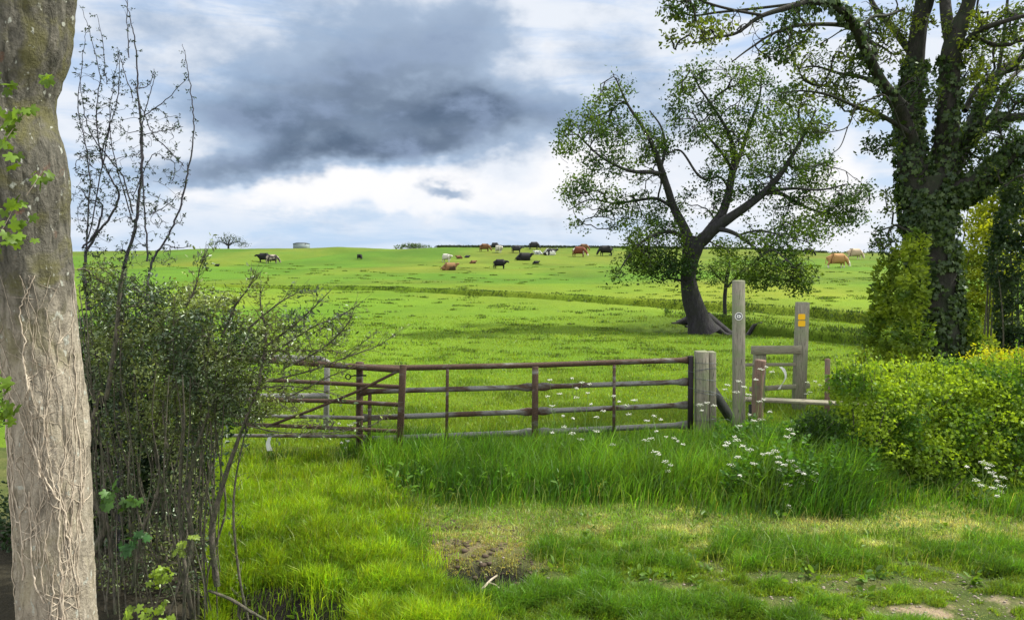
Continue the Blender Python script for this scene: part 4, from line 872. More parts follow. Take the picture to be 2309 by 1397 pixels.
# ------------------------------------------------------------------ cattle
def skinned(name, pts, edges, rad, root):
    me = bpy.data.meshes.new(name); me.from_pydata(pts, edges, []); o_ = bpy.data.objects.new(name, me); S.collection.objects.link(o_)
    md = o_.modifiers.new('s', 'SKIN'); md.use_smooth_shade = True
    for i_, r_ in enumerate(rad): me.skin_vertices[0].data[i_].radius = (r_*1.55, r_*1.62) if r_ > .24 else (r_*1.3, r_*1.3)
    for i_ in range(len(pts)): me.skin_vertices[0].data[i_].use_root = (i_ == root)
    o_.modifiers.new('u', 'SUBSURF').levels = 2
    dg = bpy.context.evaluated_depsgraph_get(); dg.update(); me2 = bpy.data.meshes.new_from_object(o_.evaluated_get(dg)); bpy.data.objects.remove(o_); me2.name = name
    for p_ in me2.polygons: p_.use_smooth = True
    return me2
def cow_mesh(pose):
    if pose == 'lie':
        pts = [(-.75,0,.42),(-.3,0,.46),(.2,0,.47),(.65,0,.46),(.92,0,.62),(1.10,0,.86),(1.28,0,.95),(1.52,0,.84)]; rad = [.33,.40,.42,.36,.21,.16,.14,.085]
        ed = [(i_, i_+1) for i_ in range(7)]
        for s_ in (-1, 1):
            b = len(pts); pts += [(-.72,s_*.34,.28),(-.25,s_*.46,.20),(-.55,s_*.52,.10),(-.25,s_*.58,.06)]; rad += [.20,.13,.07,.05]; ed += [(0,b),(b,b+1),(b+1,b+2),(b+2,b+3)]
            b = len(pts); pts += [(.68,s_*.28,.25),(.98,s_*.30,.14),(.72,s_*.34,.06)]; rad += [.14,.08,.05]; ed += [(3,b),(b,b+1),(b+1,b+2)]
            b = len(pts); pts += [(1.16,s_*.19,.98),(1.14,s_*.31,.97)]; rad += [.045,.03]; ed += [(5,b),(b,b+1)]
        b = len(pts); pts += [(-1.08,.05,.35),(-1.15,.15,.1)]; rad += [.05,.03]; ed += [(0,b),(b,b+1)]
        return skinned('lying_cow', pts, ed, rad, 2)
    pts = [(-.92,0,1.12),(-.72,0,1.10),(-.35,0,1.02),(.05,0,.98),(.42,0,1.02),(.70,0,1.08)]; rad = [.20,.29,.35,.39,.36,.31]
    nk = [(1.0,0,.98),(1.2,0,.68),(1.32,0,.44),(1.42,0,.16)] if pose == 'graze' else [(.98,0,1.18),(1.18,0,1.30),(1.34,0,1.25),(1.58,0,1.04)]
    pts += nk; rad += [.19,.14,.135,.085]; ed = [(i_, i_+1) for i_ in range(9)]
    for k, s_ in enumerate((-1, 1)):
        sh = .10*s_
        b = len(pts); pts += [(-.78,s_*.17,.86),(-.68+sh,s_*.20,.62),(-.88+sh,s_*.20,.42),(-.84+sh,s_*.20,.12),(-.80+sh,s_*.20,.0)]; rad += [.17,.115,.065,.048,.055]; ed += [(1,b)]+[(b+i_, b+i_+1) for i_ in range(4)]
        b = len(pts); pts += [(.62,s_*.17,.82),(.62-sh,s_*.18,.58),(.66-sh,s_*.18,.36),(.63-sh,s_*.18,.10),(.66-sh,s_*.18,.0)]; rad += [.14,.085,.058,.042,.052]; ed += [(4,b)]+[(b+i_, b+i_+1) for i_ in range(4)]
        e0 = 8 if pose == 'graze' else 7; hx, hy, hz = pts[e0]; ez = hz+(.10 if pose == 'graze' else .04); ex_ = hx-(.03 if pose == 'graze' else .0)
        b = len(pts); pts += [(ex_,s_*.18,ez),(ex_-.02,s_*.30,ez-.01)]; rad += [.045,.03]; ed += [(e0,b),(b,b+1)]
    b = len(pts); pts += [(-1.06,0,1.18),(-1.13,.02,.85),(-1.12,.03,.45)]; rad += [.05,.028,.04]; ed += [(0,b),(b,b+1),(b+1,b+2)]
    b = len(pts); pts += [(-.42,0,.62)]; rad += [.13]; ed += [(2,b)]
    return skinned(pose+'_cow', pts, ed, rad, 3)
CM = {p_: cow_mesh(p_) for p_ in ('graze', 'stand', 'lie')}
def cowmat(name, c1, c2=None, th_=.5, sc=1.6, face=None):
    m_, t_, o_ = newmat(name); co_ = obj_co(t_); nz_ = t_.noise(co_, 30, 3); c = t_.mix(t_.map(nz_, .3, .7), c1, tuple(x*.7 for x in c1))
    if c2: c = t_.mix(t_.map(t_.noise(co_, sc, 2, .5), th_-.02, th_+.02), c, c2)
    if face:
        s_ = t_.n.new('ShaderNodeSeparateXYZ'); t_.l.new(co_, s_.inputs[0]); c = t_.mix(t_.map(s_.outputs[0], 1.22, 1.28), c, face); c = t_.mix(t_.map(s_.outputs[2], .34, .28), c, face)
    princ(t_, o_, c, .75); return m_
BLK = cowmat('black_coat', (.012, .012, .014)); GRY = cowmat('charcoal_coat', (.035, .035, .04)); WHT = cowmat('cream_white_coat', (.55, .53, .46)); BRN = cowmat('brown_coat', (.17, .085, .035), (.05, .03, .02), .58)
TAN = cowmat('tan_coat', (.40, .22, .085), None, face=(.62, .58, .48)); BUF = cowmat('pale_buff_coat', (.46, .36, .25), None, face=(.6, .55, .45)); RED = cowmat('chestnut_and_white_coat', (.16, .045, .022), (.6, .55, .48), .60, 1.1)
BW = cowmat('black_and_white_coat', (.012, .012, .014), (.62, .62, .58), .49, 1.5); WB = cowmat('grey_white_coat', (.5, .52, .5), (.15, .16, .16), .6, 2.); BRW = cowmat('dark_roan_coat', (.05, .045, .04), (.32, .27, .22), .52, 2.2)
GOLD = cowmat('golden_brown_coat', (.24, .13, .055), (.06, .035, .02), .56, 1.3)
HERD = 'cattle scattered over the pasture'
# px centre, row of feet, pixel length (nose to rump as seen), heading deg (0 = facing right), pose, material, label
COWS = [(596,592,33,182,'stand',BLK,'black cow on the left slope standing against a dark roan one'),
 (614,594,30,8,'graze',BRW,'dark roan cow on the left slope grazing beside the black one'),
 (489,600,12,10,'lie',BLK,'tiny black calf lying at the far left of the pasture'),
 (811,585,15,-50,'graze',BLK,'lone small dark calf grazing below the empty rise'),
 (1007,591,27,-40,'stand',WHT,'cream white cow standing above the golden brown bull'),
 (1012,609,40,8,'lie',GOLD,'golden brown bull lying down with dark head'),
 (1036,583,17,190,'lie',BRN,'small brown calf lying flat right of the cream white cow'),
 (1053,581,13,0,'lie',GRY,'tiny grey calf lying far beyond the brown calf'),
 (1066,594,17,12,'lie',BRN,'little dark brown calf lying between the golden bull and the black cow'),
 (1127,606,34,-12,'stand',BLK,'big solid black cow standing broadside in mid pasture'),
 (1093,567,26,-8,'graze',BRN,'brown cow grazing on the skyline, leftmost of the skyline group'),
 (1116,561,20,-35,'graze',GRY,'charcoal cow on the skyline just behind the white one'),
 (1125,570,19,-60,'stand',WHT,'white cow facing downhill on the skyline'),
 (1165,570,26,-12,'stand',GRY,'charcoal cow standing side on in the middle of the skyline group'),
 (1204,562,25,-14,'graze',GRY,'charcoal cow grazing on the skyline right of the others'),
 (1180,587,40,6,'lie',BLK,'black cow lying beside a pale one under the skyline group'),
 (1187,580,18,160,'lie',BUF,'pale cow lying behind the reclining black one'),
 (1208,595,17,8,'lie',BLK,'small black calf lying below the reclining black cow'),
 (1214,574,22,170,'lie',WB,'grey white cow lying next to the patchy black and white one'),
 (1239,575,34,6,'lie',BW,'black and white patched cow lying on the crest'),
 (1306,579,34,-22,'graze',RED,'chestnut and white cow grazing on the crest'),
 (1316,566,24,-15,'graze',BRN,'brown cow on the skyline behind the chestnut one'),
 (1366,577,34,185,'graze',BLK,'black cow grazing left of the field tree foliage'),
 (1462,577,28,170,'graze',BLK,'dark cow half hidden by the field tree branches'),
 (1823,578,26,0,'graze',BLK,'black cow peeping out right of the field tree crown'),
 (1886,604,48,-6,'graze',TAN,'tan cow with white face grazing right of the field tree'),
 (1926,585,44,-4,'graze',BUF,'pale buff cow grazing farther up behind the tan one'),
 (2020,588,30,-20,'graze',TAN,'tan cow mostly hidden behind the elder bush')]
for px_c, rw_, ln, hd, pose, mt, lab in COWS:
    g = hit(px_c, rw_); a_ = R(hd); ln_m = ln/F*g[1]; full = (2.5 if pose == 'graze' else 2.65)*abs(math.cos(a_))+.75*abs(math.sin(a_)); sc_ = float(np.clip(1.1*ln_m/full, .3, 1.35))
    me = CM[pose].copy(); me.materials.clear(); me.materials.append(mt); o_ = bpy.data.objects.new('cow', me); S.collection.objects.link(o_)
    o_.location = (g[0], g[1], g[2]-.02); o_.rotation_euler = (0, 0, a_); o_.scale = (sc_,)*3; tag(o_, lab, 'cow', HERD)

# ------------------------------------------------------------------ skyline
def far_tree(px, row, w_, h_, Y, name, label, cat='tree', dens=160, trunk=True, c=(.05, .075, .04), group=None, ls=.28):
    b = P(px, row, Y); b[2] = G(b[0], b[1]); th_ = thing(name, b, label, cat, group); rw0 = 572-(b[2]-CAMZ)/Y*F
    if trunk:
        L = [[(px,rw0+1,w_*.07),(px,rw0-h_*.3,w_*.05),(px+w_*.02,rw0-h_*.6,w_*.03)]]+[[(px,rw0-h_*.2,w_*.04),(px+w_*k*.2,rw0-h_*.45,w_*.025),(px+w_*k*.42,rw0-h_*q,w_*.012)] for k, q in ((-1,.45),(-.6,.75),(.5,.8),(1,.4),(.15,.95),(-.3,.9))]
        mains = [px_line(l, Y, n=4) for l in L]; limbs_build('trunk', mains, BARK, th_, 6)
        B = [(px+w_*dx,rw0-h_*dy,w_*.17,h_*.16) for dx, dy in ((-.38,.4),(-.22,.62),(0,.82),(.2,.72),(.36,.45),(-.1,.5),(.12,.5),(.42,.25),(-.44,.22))]
        res = grow(mains, blob_pts(B, dens, Y), .03, .8, .1, .35); twigs_build('branches', res, BARK, th_); lp, la = leaf_pts(res, 9, .35, 10, .8)
    else:
        ac_ = Acc()
        for k in range(6): ac_.tube([b+[rng.normal()*.4, 0, -.1], b+[rng.normal()*w_*.2/F*Y, 0, h_*.6/F*Y]], .05, 4)
        ac_.build('stems', BARK, th_)
        B = [(px+w_*dx,rw0-h_*dy,w_*.2,h_*.36) for dx, dy in ((-.32,.22),(-.12,.5),(.1,.42),(.3,.2),(0,.2))]; lp = blob_pts(B, dens*8, Y)
    lp = lp[lp[:, 2] > G(lp[:, 0], lp[:, 1], False)]; leaf_mesh('crown', lp, rng.uniform(.7, 1.3, len(lp))*ls, col_of(len(lp), c, .2), LEAF, th_, wd=.7)
far_tree(515, 560, 78, 34, 176, 'skyline_tree', 'small open round tree on the left skyline', dens=150)
far_tree(932, 560, 86, 16, 172, 'skyline_bush', 'low green bush clump on the skyline in the middle', 'bush', 130, False, (.07, .11, .04))
sh = P(680, 560, 174); sh[2] = G(sh[0], sh[1]); hut = thing('field_shed', sh, 'small grey shed on the skyline right of the lone tree', 'shed')
GREY = flat('grey_painted_steel', (.20, .25, .26)); ROOFG = flat('dark_grey_roof', (.07, .09, .11))
wd_, hh = 29/F*174/2, 11/F*174; a_ = Acc(); a_.box((sh[0], sh[1], sh[2]+hh/2-.2), (wd_, 1.6, hh/2+.2)); a_.build('wall', GREY, hut)
a_ = Acc(); v = np.array([[-1.06, -1.1, 0], [1.06, -1.1, 0], [1.06, 1.1, 0], [-1.06, 1.1, 0], [-.55, -.5, .28], [.55, -.5, .28], [.55, .5, .28], [-.55, .5, .28]])*[wd_, 1.6, 1.]+[sh[0], sh[1], sh[2]+hh+.005]
a_.add(v, [[3, 2, 1, 0], [0, 1, 5, 4], [1, 2, 6, 5], [2, 3, 7, 6], [3, 0, 4, 7], [4, 5, 6, 7]]); a_.build('roof', ROOFG, hut)
# far hedge line along the crest and hedgerow trees beyond
ln_ = []
pxs = np.linspace(985, 1860, 2200); Yc = 171.; 
xs = (pxs-W0/2)/F*Yc; lp = np.stack([np.repeat(xs, 8)+rng.normal(size=17600)*.2, Yc+rng.normal(size=17600)*.5, np.repeat(G(xs, xs*0+Yc, False), 8)+rng.random(17600)*.42], 1)
hd_ = leaf_mesh('distant_hedge', lp, .25, col_of(len(lp), (.03, .045, .025)), LEAF, None, wd=.8); tag(hd_, 'thin dark hedge line along the crest of the hill', 'hedge')
for k, (px, w_, h_, Y_) in enumerate([(1838,14,5,1200),(1860,16,6,1350),(1884,22,6,1200),(1908,12,5,1500),(1935,24,5,1400),(1965,22,6,1150),(1990,16,6,1250)]):
    b = P(px, 571, Y_); b[2] = G(b[0], b[1]); th_ = thing('hedgerow_tree', b, ['leftmost', 'second from the left', 'third from the left', 'fourth from the left', 'fifth from the left', 'sixth from the left', 'rightmost'][k]+' of the low tree clumps on the far right horizon', 'tree', 'low trees on the far horizon')
    lp = b+rng.normal(size=(260, 3))*[w_/F*Y_*.28, 3, h_/F*Y_*.25]+[0, 0, h_/F*Y_*.45]; leaf_mesh('crown', lp, 2.6, col_of(260, (.06, .085, .07), .1), LEAF, th_, wd=.9)
    a_ = Acc(); a_.tube([b-[0, 0, .5], b+[0, 0, h_/F*Y_*.5]], .4, 6); a_.build('trunk', BARK, th_)

# ------------------------------------------------------------------ cow parsley
STEM, t, o = newmat('parsley_stem'); princ(t, o, (.13, .21, .05), .7)
octa = np.array([[1,0,0],[-1,0,0],[0,1,0],[0,-1,0],[0,0,1],[0,0,-1]], float); octf = np.array([[0,2,4],[2,1,4],[1,3,4],[3,0,4],[2,0,5],[1,2,5],[3,1,5],[0,3,5]])
def parsley(umb, base, Y, label, grp, r=.036):
    b = np.array([(base-W0/2)/F*Y, Y, 0]); b[2] = G(b[0], b[1]); th_ = thing('cow_parsley', b, label, 'flower', grp); st_ = Acc()
    tops = [P(a_, c_, Y+rng.normal()*.12) for a_, c_ in umb]; m_ = np.mean(tops, 0); fork = b+(m_-b)*.62+rng.normal(size=3)*.02
    st_.tube(spline([b, (b+fork)/2+rng.normal(size=3)*.02, fork], 4), np.linspace(.006, .004, 9), 5)
    for tp in tops:
        st_.tube(spline([fork, (fork+tp)/2+[0, 0, -.02], tp-[0, 0, .015]], 3), .0022, 4); fl = Acc(); rr_ = r*rng.uniform(.55, 1.35)
        for k in range(20):
            an = k*2.4; ra = rr_*math.sqrt(k/20.); c_ = tp+np.array([ra*math.cos(an), ra*math.sin(an), .006-.10*ra+rng.normal()*.006]); s_ = rng.uniform(.004, .008)
            fl.add(c_+octa*[s_, s_, s_*.6], None, octf); st_.tube([tp-[0, 0, .015], c_-[0, 0, .003]], .0009, 3)
        fl.build('flower_head', PETAL, th_)
    lf = b+(fork-b)*rng.random((26, 1))*.8+rng.normal(size=(26, 3))*[.06, .06, .03]; leaf_mesh('leaves', lf, rng.uniform(.03, .06, 26), col_of(26, (.09, .17, .03)), LEAF, th_, wd=.4)
    st_.build('stem', STEM, th_)
PL = [([(1240,857),(1262,888),(1235,893)],1262,9.3,0),([(1290,853),(1312,862),(1300,876)],1290,9.2,0),([(1325,886),(1300,896),(1330,866)],1322,9.3,0),([(1245,915),(1270,938),(1292,943)],1268,9.1,0),([(1345,940),(1332,912),(1360,926)],1342,9.2,0),
 ([(1396,905),(1412,914),(1384,893)],1392,9.3,0),([(1245,975),(1290,977),(1272,962)],1262,8.9,0),([(1345,972),(1310,990)],1336,8.9,0),([(1430,902),(1418,934),(1382,1003)],1412,9.1,0),([(1458,948),(1475,938),(1490,946)],1468,9.0,0),([(1480,972),(1468,988),(1456,992),(1502,985)],1482,8.9,0),([(1528,995),(1540,1002),(1520,988)],1532,8.8,0),
 ([(1666,860),(1678,872),(1660,884)],1668,9.1,1),([(1640,868),(1634,878),(1688,890)],1655,9.2,1),([(1716,832),(1740,838),(1728,828)],1726,9.6,1),([(1704,856),(1712,905),(1722,901)],1712,9.3,1),([(1578,912),(1594,908),(1610,914),(1582,926)],1590,9.0,1),([(1690,935),(1700,948),(1718,946)],1700,9.0,1),([(1668,960),(1736,928)],1690,8.9,1),
 ([(1640,998),(1656,985),(1662,992)],1652,7.9,1),([(1664,1030),(1648,1048),(1636,1004)],1655,7.9,1),([(1485,1024),(1478,1018)],1482,7.9,3),([(1500,1040),(1512,1048),(1506,1062)],1508,7.9,3),
 ([(1780,968),(1788,978),(1775,985)],1778,7.75,2),([(1720,1024),(1735,1022),(1748,1016)],1735,7.69,2),([(1700,1045),(1755,1030)],1722,7.67,2),([(1755,1042),(1768,1048),(1760,1058)],1760,7.66,2),([(1782,1038),(1792,1050),(1776,1062),(1800,1062)],1786,7.65,2),([(1812,1068),(1828,1074),(1840,1084),(1838,1066)],1818,7.63,2),([(1795,1078),(1776,1092),(1808,1088)],1792,7.61,2),([(1826,1096),(1770,1102)],1800,7.6,2),([(1778,1140),(1668,1072)],1740,7.59,2),([(1675,1006),(1690,1014)],1684,7.71,2),
 ([(2216,1042),(2232,1048),(2226,1056)],2224,7.75,4),([(2244,1074),(2248,1084),(2236,1066)],2240,7.65,4),([(2212,1094),(2238,1100),(2256,1108)],2236,7.65,4),([(2262,1076),(2200,1082),(2248,1118)],2240,7.55,4),([(2180,1052),(2258,1096)],2228,7.75,4),
 ([(1820,862),(1850,868),(1838,860)],1834,12.0,5),([(1818,888),(1826,884)],1822,12.1,5),([(765,955),(790,958),(800,953)],782,9.6,6),([(770,998),(784,994),(778,1010)],778,9.5,6)]
PG = ['cow parsley flowering in front of the long gate', 'cow parsley around the gatepost and the waymark post', 'dense bank of cow parsley right of the waymark post', 'low cow parsley in the tall grass before the gatepost', 'cow parsley at the foot of the hedge by the right edge', 'cow parsley in the field beside the thin brown stake', 'cow parsley between the brown gate and the thicket']
PLB = ['white cow parsley umbels in front of the long rusty gate', 'white cow parsley umbels around the gatepost and tall waymark post', 'white cow parsley in the thick bank right of the waymark post', 'low white cow parsley in tall grass before the gatepost', 'white cow parsley at the hedge foot by the right edge', 'white cow parsley in the field beside the thin brown stake', 'white cow parsley between the brown gate and the thicket']
ORD = ['leftmost', 'second from the left', 'third from the left', 'fourth from the left', 'fifth from the left', 'sixth from the left', 'seventh from the left', 'eighth from the left', 'ninth from the left', 'tenth from the left', 'eleventh from the left', 'twelfth from the left']
for g_ in range(7):
    sel = sorted([q_ for q_ in PL if q_[3] == g_], key=lambda q_: q_[1])
    for k, (u_, b_, y_, _) in enumerate(sel):
        wd_ = ORD[k] if k < len(sel)-1 else 'rightmost'
        parsley(u_, b_, y_, PLB[g_] if len(sel) == 1 else wd_+' '+PLB[g_].replace('low ', '').replace('white ', '', 1).replace(' umbels', '').replace('gatepost and tall waymark post', 'timber gatepost and waymark post'), PG[g_])

# ------------------------------------------------------------------ grass
def blades(name, x, y, h, w_, cols, label, lean=.35, stiff=.5, wind=(0., 0.), mat=None):
    n = len(x); z = G(x, y); b = np.stack([x, y, z-.01], 1); a_ = rng.random(n)*2*math.pi
    ld = np.stack([np.cos(a_), np.sin(a_)], 1)*(lean*rng.random(n))[:, None]+np.array(wind); fa = rng.random(n)*math.pi; wv = np.stack([np.cos(fa), np.sin(fa), np.zeros(n)], 1)*w_[:, None]/2
    hz_ = h[:, None]; mid = b+np.column_stack([ld*hz_*.35, h*.55]); tip = b+np.column_stack([ld*hz_*1.25, h*(1-.45*np.linalg.norm(ld, axis=1).clip(0, 1))])
    v = np.stack([b-wv, b+wv, mid+wv*.85, mid-wv*.85, tip], 1).reshape(-1, 3); k = (np.arange(n)*5)[:, None]
    o_ = mesh_np(name, v, [k+np.array([0, 1, 2, 3]), k+np.array([3, 2, 4])], mat or GRASS, None, np.repeat(np.clip(cols, .003, 1), 5, 0)); return tag(o_, label, 'grass', None, 'stuff')
def SC(px, rw_): return np.exp(-((px-1070+40*(fbm(rw_/14, px/60, 97, 2)-.5))/165)**4-((rw_-1266)/72)**4)
def samp(n, p0, p1, r0, r1):
    px = rng.uniform(p0, p1, n); rw_ = rng.uniform(r0, r1, n); y = 4503.6/(rw_-572); return px, rw_, (px-W0/2)/F*y, y
def vary(c, x, y, s=.35, seed=1, v=.30):
    f = fbm(x/s, y/s, seed, 3); return c*(.55+.9*f)[:, None]*np.exp(v*rng.normal(size=(len(x), 1)))*(1+.10*rng.normal(size=(len(x), 3)))
# tall dark grass in front of the gates
edge = lambda px: np.interp(px, [430, 560, 700, 800, 900, 1000, 1600, 1900, 2050, 2200, 2309, 2700], [1030, 1040, 1050, 1075, 1115, 1140, 1158, 1188, 1170, 1165, 1190, 1190])
px, rw_, x, y = samp(150000, 300, 2750, 1000, 1195); kp = (rw_ < edge(px)+30*(fbm(x/.35, y/.35, 8, 3)-.5)+rng.normal(size=len(px))*16) & ((px > 760) | (rw_ > 1035)) & ~((px < 800) & (rng.random(len(px)) < .5)); px, rw_, x, y = px[kp], rw_[kp], x[kp], y[kp]; n = len(x)
cl = fbm(x/.30, y/.30, 2, 3); h = (.20+.36*cl)*rng.uniform(.6, 1.25, n)*np.where(px < 820, .6, 1)*np.interp(rw_, [1000, 1040, 1195], [.55, 1., 1.]); h *= np.where((px > 1690), 1.15, 1)*np.interp(px, [1930, 2060], [1, .38])*np.interp(edge(px)-rw_, [-15, 30], [.45, 1])*rng.choice([.6, 1, 1.25], n)
c = vary(col_mix(np.clip(fbm(x/.6, y/.4, 12, 2)*2.5-.8, 0, 1), (.050, .130, .012), (.125, .250, .018)), x, y, .3, 4)
blades('tall_grass', x, y, h, rng.uniform(.004, .011, n), c, 'long dark green grass growing in front of the gates', .55, wind=(.12, -.05))
# seed heads and stray long blades
px, rw_, x, y = samp(3200, 500, 2700, 1020, 1330); n = len(x)
blades('tall_grass', x, y, rng.uniform(.25, .5, n)*np.where(rw_ > 1180, .6, 1), rng.uniform(.003, .005, n), col_of(n, (.24, .29, .07), .25), 'pale stray stalks sticking out of the verge grass', .8, wind=(.1, 0))
# bright verge, left of the scrape
px, rw_, x, y = samp(165000, 440, 1260, 1040, 1480); lim_r = np.interp(px, [440, 500, 620, 760, 800, 1260], [1500, 1375, 1360, 1372, 1500, 1500])+25*rng.normal(size=len(px))*(rng.random(len(px)) < .5)
inside = (rw_ > edge(px)-12) & (rw_ < lim_r+18*(fbm(x/.2, y/.2, 6, 2)-.5)); pr = np.interp(px+70*(fbm(x/.4, y/.4, 16, 2)-.5)-(rw_-1250)*.5, [860, 1010], [1, 0]); kp = inside & (rng.random(len(px)) < pr*(1-.93*SC(px, rw_))); px, rw_, x, y = px[kp], rw_[kp], x[kp], y[kp]; n = len(x)
cl = fbm(x/.22, y/.22, 14, 3); h = (.05+.20*cl)*rng.uniform(.6, 1.3, n); c = vary(col_mix(np.clip(cl*2.4-.7, 0, 1), (.115, .210, .012), (.255, .385, .016)), x, y, .5, 24)
blades('verge_grass', x, y, h, rng.uniform(.003, .009, n), c, 'lush bright green grass on the near left verge', .6, wind=(.1, -.1))
# mown pale strip
px, rw_, x, y = samp(90000, 900, 2700, 1125, 1260); kp = (rw_ > edge(px)-14) & (rng.random(len(px)) < np.interp(px, [900, 1000], [0, 1])*np.exp(-((px-1080)/95)**2*0)) ; px, rw_, x, y = px[kp], rw_[kp], x[kp], y[kp]
n = len(x); fz = fbm(x/.3, y/.15, 34, 3); sn = np.clip(fz*3-1.1+np.interp(px, [1000, 2309], [-.55, .20]), 0, 1); c = vary(col_mix(sn, (.17, .30, .025), (.45, .45, .17)), x, y, .3, 35)
kp = rng.random(n) > SC(px, rw_)*.75; x, y, c, n = x[kp], y[kp], c[kp], int(kp.sum())
blades('mown_grass', x, y, rng.uniform(.02, .075, n), rng.uniform(.003, .006, n), c, 'pale dry cut grass along the verge below the tall grass', 1.2)
px, rw_, x, y = samp(9000, 950, 2650, 1150, 1260); kp = rng.random(9000) < np.interp(px, [950, 1700, 2650], [.12, .35, 1]); px, rw_, x, y = px[kp], rw_[kp], x[kp], y[kp]; n = len(x)
blades('hay', x, y, rng.uniform(.02, .05, n), rng.uniform(.003, .006, n), col_of(n, (.46, .40, .22), .3), 'straw coloured cuttings lying on the verge', 3.5)
# lower right tufts
px, rw_, x, y = samp(290000, 880, 2700, 1225, 1520); tf = fbm(x/.34, y/.22, 44, 3); dirt = sstep(1340, 1410, rw_)*.10+.345-.03*np.interp(px, [1000, 2309], [0, 1])
scr = SC(px, rw_)+np.exp(-((px-1090)/115)**4-((rw_-1350)/42)**4); kp = (tf > dirt) & (rng.random(len(px)) > scr*1.1) & (px+70*(fbm(x/.4, y/.4, 16, 2)-.5)-(rw_-1250)*.5 > 880+110*rng.random(len(px))) & (rng.random(len(px)) < sstep(1222, 1262, rw_)*.9+.1)
px, rw_, x, y, tf = px[kp], rw_[kp], x[kp], y[kp], tf[kp]; n = len(x); h = (.03+.45*np.clip(tf-.38, 0, .3))*rng.uniform(.5, 1.3, n)
c = vary(col_mix(np.clip((tf-.42)*5+.15*rng.normal(size=n), 0, 1), (.20, .30, .025), (.095, .205, .014)), x, y, .25, 46)
blades('verge_grass', x, y, h, rng.uniform(.003, .006, n), c, 'short tufted grass with bare gaps on the near right verge', .8, wind=(.1, -.1))
# mossy scraped patch: sparse short yellow blades
px, rw_, x, y = samp(40000, 880, 1290, 1180, 1345); e_ = np.exp(-((px-1075)/165)**4-((rw_-1250)/68)**4)*.8; kp = (rng.random(len(px)) < e_) & (np.abs(rw_-1325) > 14) & (fbm(x/.1, y/.1, 66, 2) > .42); x, y = x[kp], y[kp]; n = len(x)
blades('moss', x, y, rng.uniform(.012, .05, n), rng.uniform(.004, .007, n), vary(col_mix(rng.random(n), (.26, .27, .04), (.40, .36, .16)), x, y, .2, 67), 'yellow mossy stubble on the scraped patch of verge', 1.2)
# pasture grass beyond the gates, thinning with distance
px, rw_, x, y = samp(210000, 380, 2350, 716, 1030); n = len(x); tu = fbm(x/.9, y/.9, 71, 3)
h = (.035+.06*np.clip(tu*2-.6, 0, 1))*rng.uniform(.6, 1.4, n)*np.interp(y, [10, 16], [1.5, 1.]); wq = rng.uniform(.6, 1.3, n)*np.interp(y, [9, 30], [.006, .022])
c = vary(col_mix(np.clip((tu-.5)*4, 0, 1), (.180, .270, .016), (.098, .165, .014)), x, y, 1.6, 72, .25)
blades('pasture_grass', x, y, h, wq, c, 'short grazed bright green pasture grass beyond the gates', .7)
# tussocks over the far pasture
def clumps(px, rw_, rad, k, hh, ww):
    y0 = 4503.6/(rw_-572); x0 = (px-W0/2)/F*y0; s_ = rad*(y0/40.)**.5; n_ = len(px)
    o_ = rng.normal(size=(n_, k, 2))*s_[:, None, None]*[1, .55]; return (x0[:, None]+o_[..., 0]).ravel(), (y0[:, None]+o_[..., 1]).ravel(), np.repeat(hh*(y0/30.)**.35, k)*rng.uniform(.5, 1.2, n_*k), np.repeat(ww*(y0/30.), k)*rng.uniform(.6, 1.2, n_*k)
N_ = 900; px = rng.uniform(380, 2300, N_); rw_ = 608+rng.random(N_)**1.3*230
x, y, h, wq = clumps(px, rw_, rng.uniform(.10, .32, N_), 46, .10, .03)
blades('tussock_grass', x, y, h, wq, vary(np.tile(np.array([.085, .135, .018]), (len(x), 1)), x, y, 3, 82), 'darker rough tussocks dotted over the pasture', .6)
# rushy grass rooted along the two old ditches, coloured dark as painted bank shade
X_ = []; Y_ = []; W_ = []
for LX, LR, n_, a0, a1, sp_ in ((L1X, L1R, 16000, 560, 2309, .35), (L2X, L2R, 22000, 1500, 2309, .9)):
    px = rng.uniform(a0, a1, n_); yl = rowY(np.interp(px, LX, LR)); x0 = (px-W0/2)/F*yl; kp = rng.random(n_) < np.clip(fbm(x0/1.4, yl*.5, 84, 3)*2.6-.7, .15, 1); px, yl = px[kp], yl[kp]; yy_ = yl+.2+rng.normal(size=len(px))*sp_; X_.append((px-W0/2)/F*yy_); Y_.append(yy_)
x = np.concatenate(X_); y = np.concatenate(Y_); n = len(x)
blades('ditch_grass', x, y, np.where(y > 38, .6, 1)*rng.uniform(.05, .17, n)*(.5+fbm(x/.8, y/.8, 86, 2)), y*.0011*rng.uniform(.6, 1.2, n), vary(np.tile(np.array([.050, .088, .016]), (n, 1)), x, y, 1.5, 85), 'rushy grass coloured dark for bank shade along the old ditches in the pasture', .5)
# broad leaved weeds among the grass: docks, nettles on the bank, dandelions
def weeds(name, px, rw_, size, k, hgt, c1, c2, label, wd, shape='oval'):
    y = 4503.6/(rw_-572); x = (px-W0/2)/F*y; n_ = len(x); z = G(x, y); b = np.repeat(np.stack([x, y, z], 1), k, 0); m_ = n_*k; a_ = rng.random(m_)*2*math.pi
    hh = np.repeat(hgt, k)*rng.random(m_); b = b+np.column_stack([np.cos(a_)*.02, np.sin(a_)*.02, hh]); ax = np.column_stack([np.cos(a_), np.sin(a_), rng.uniform(.0, .9, m_)])
    o_ = leaf_mesh(name, b, np.repeat(size, k)*rng.uniform(.6, 1.2, m_), col_mix(rng.random(m_), c1, c2)*(1+.2*rng.normal(size=(m_, 1))), LEAF, None, axis=ax, nrm=np.tile([0, 0, 1.], (m_, 1)), jit=.25, wd=wd, shape=shape); return tag(o_, label, 'weeds', None, 'stuff')
px = rng.uniform(520, 2300, 260); rw_ = rng.uniform(1170, 1390, 260); kp = SC(px, rw_) < .3
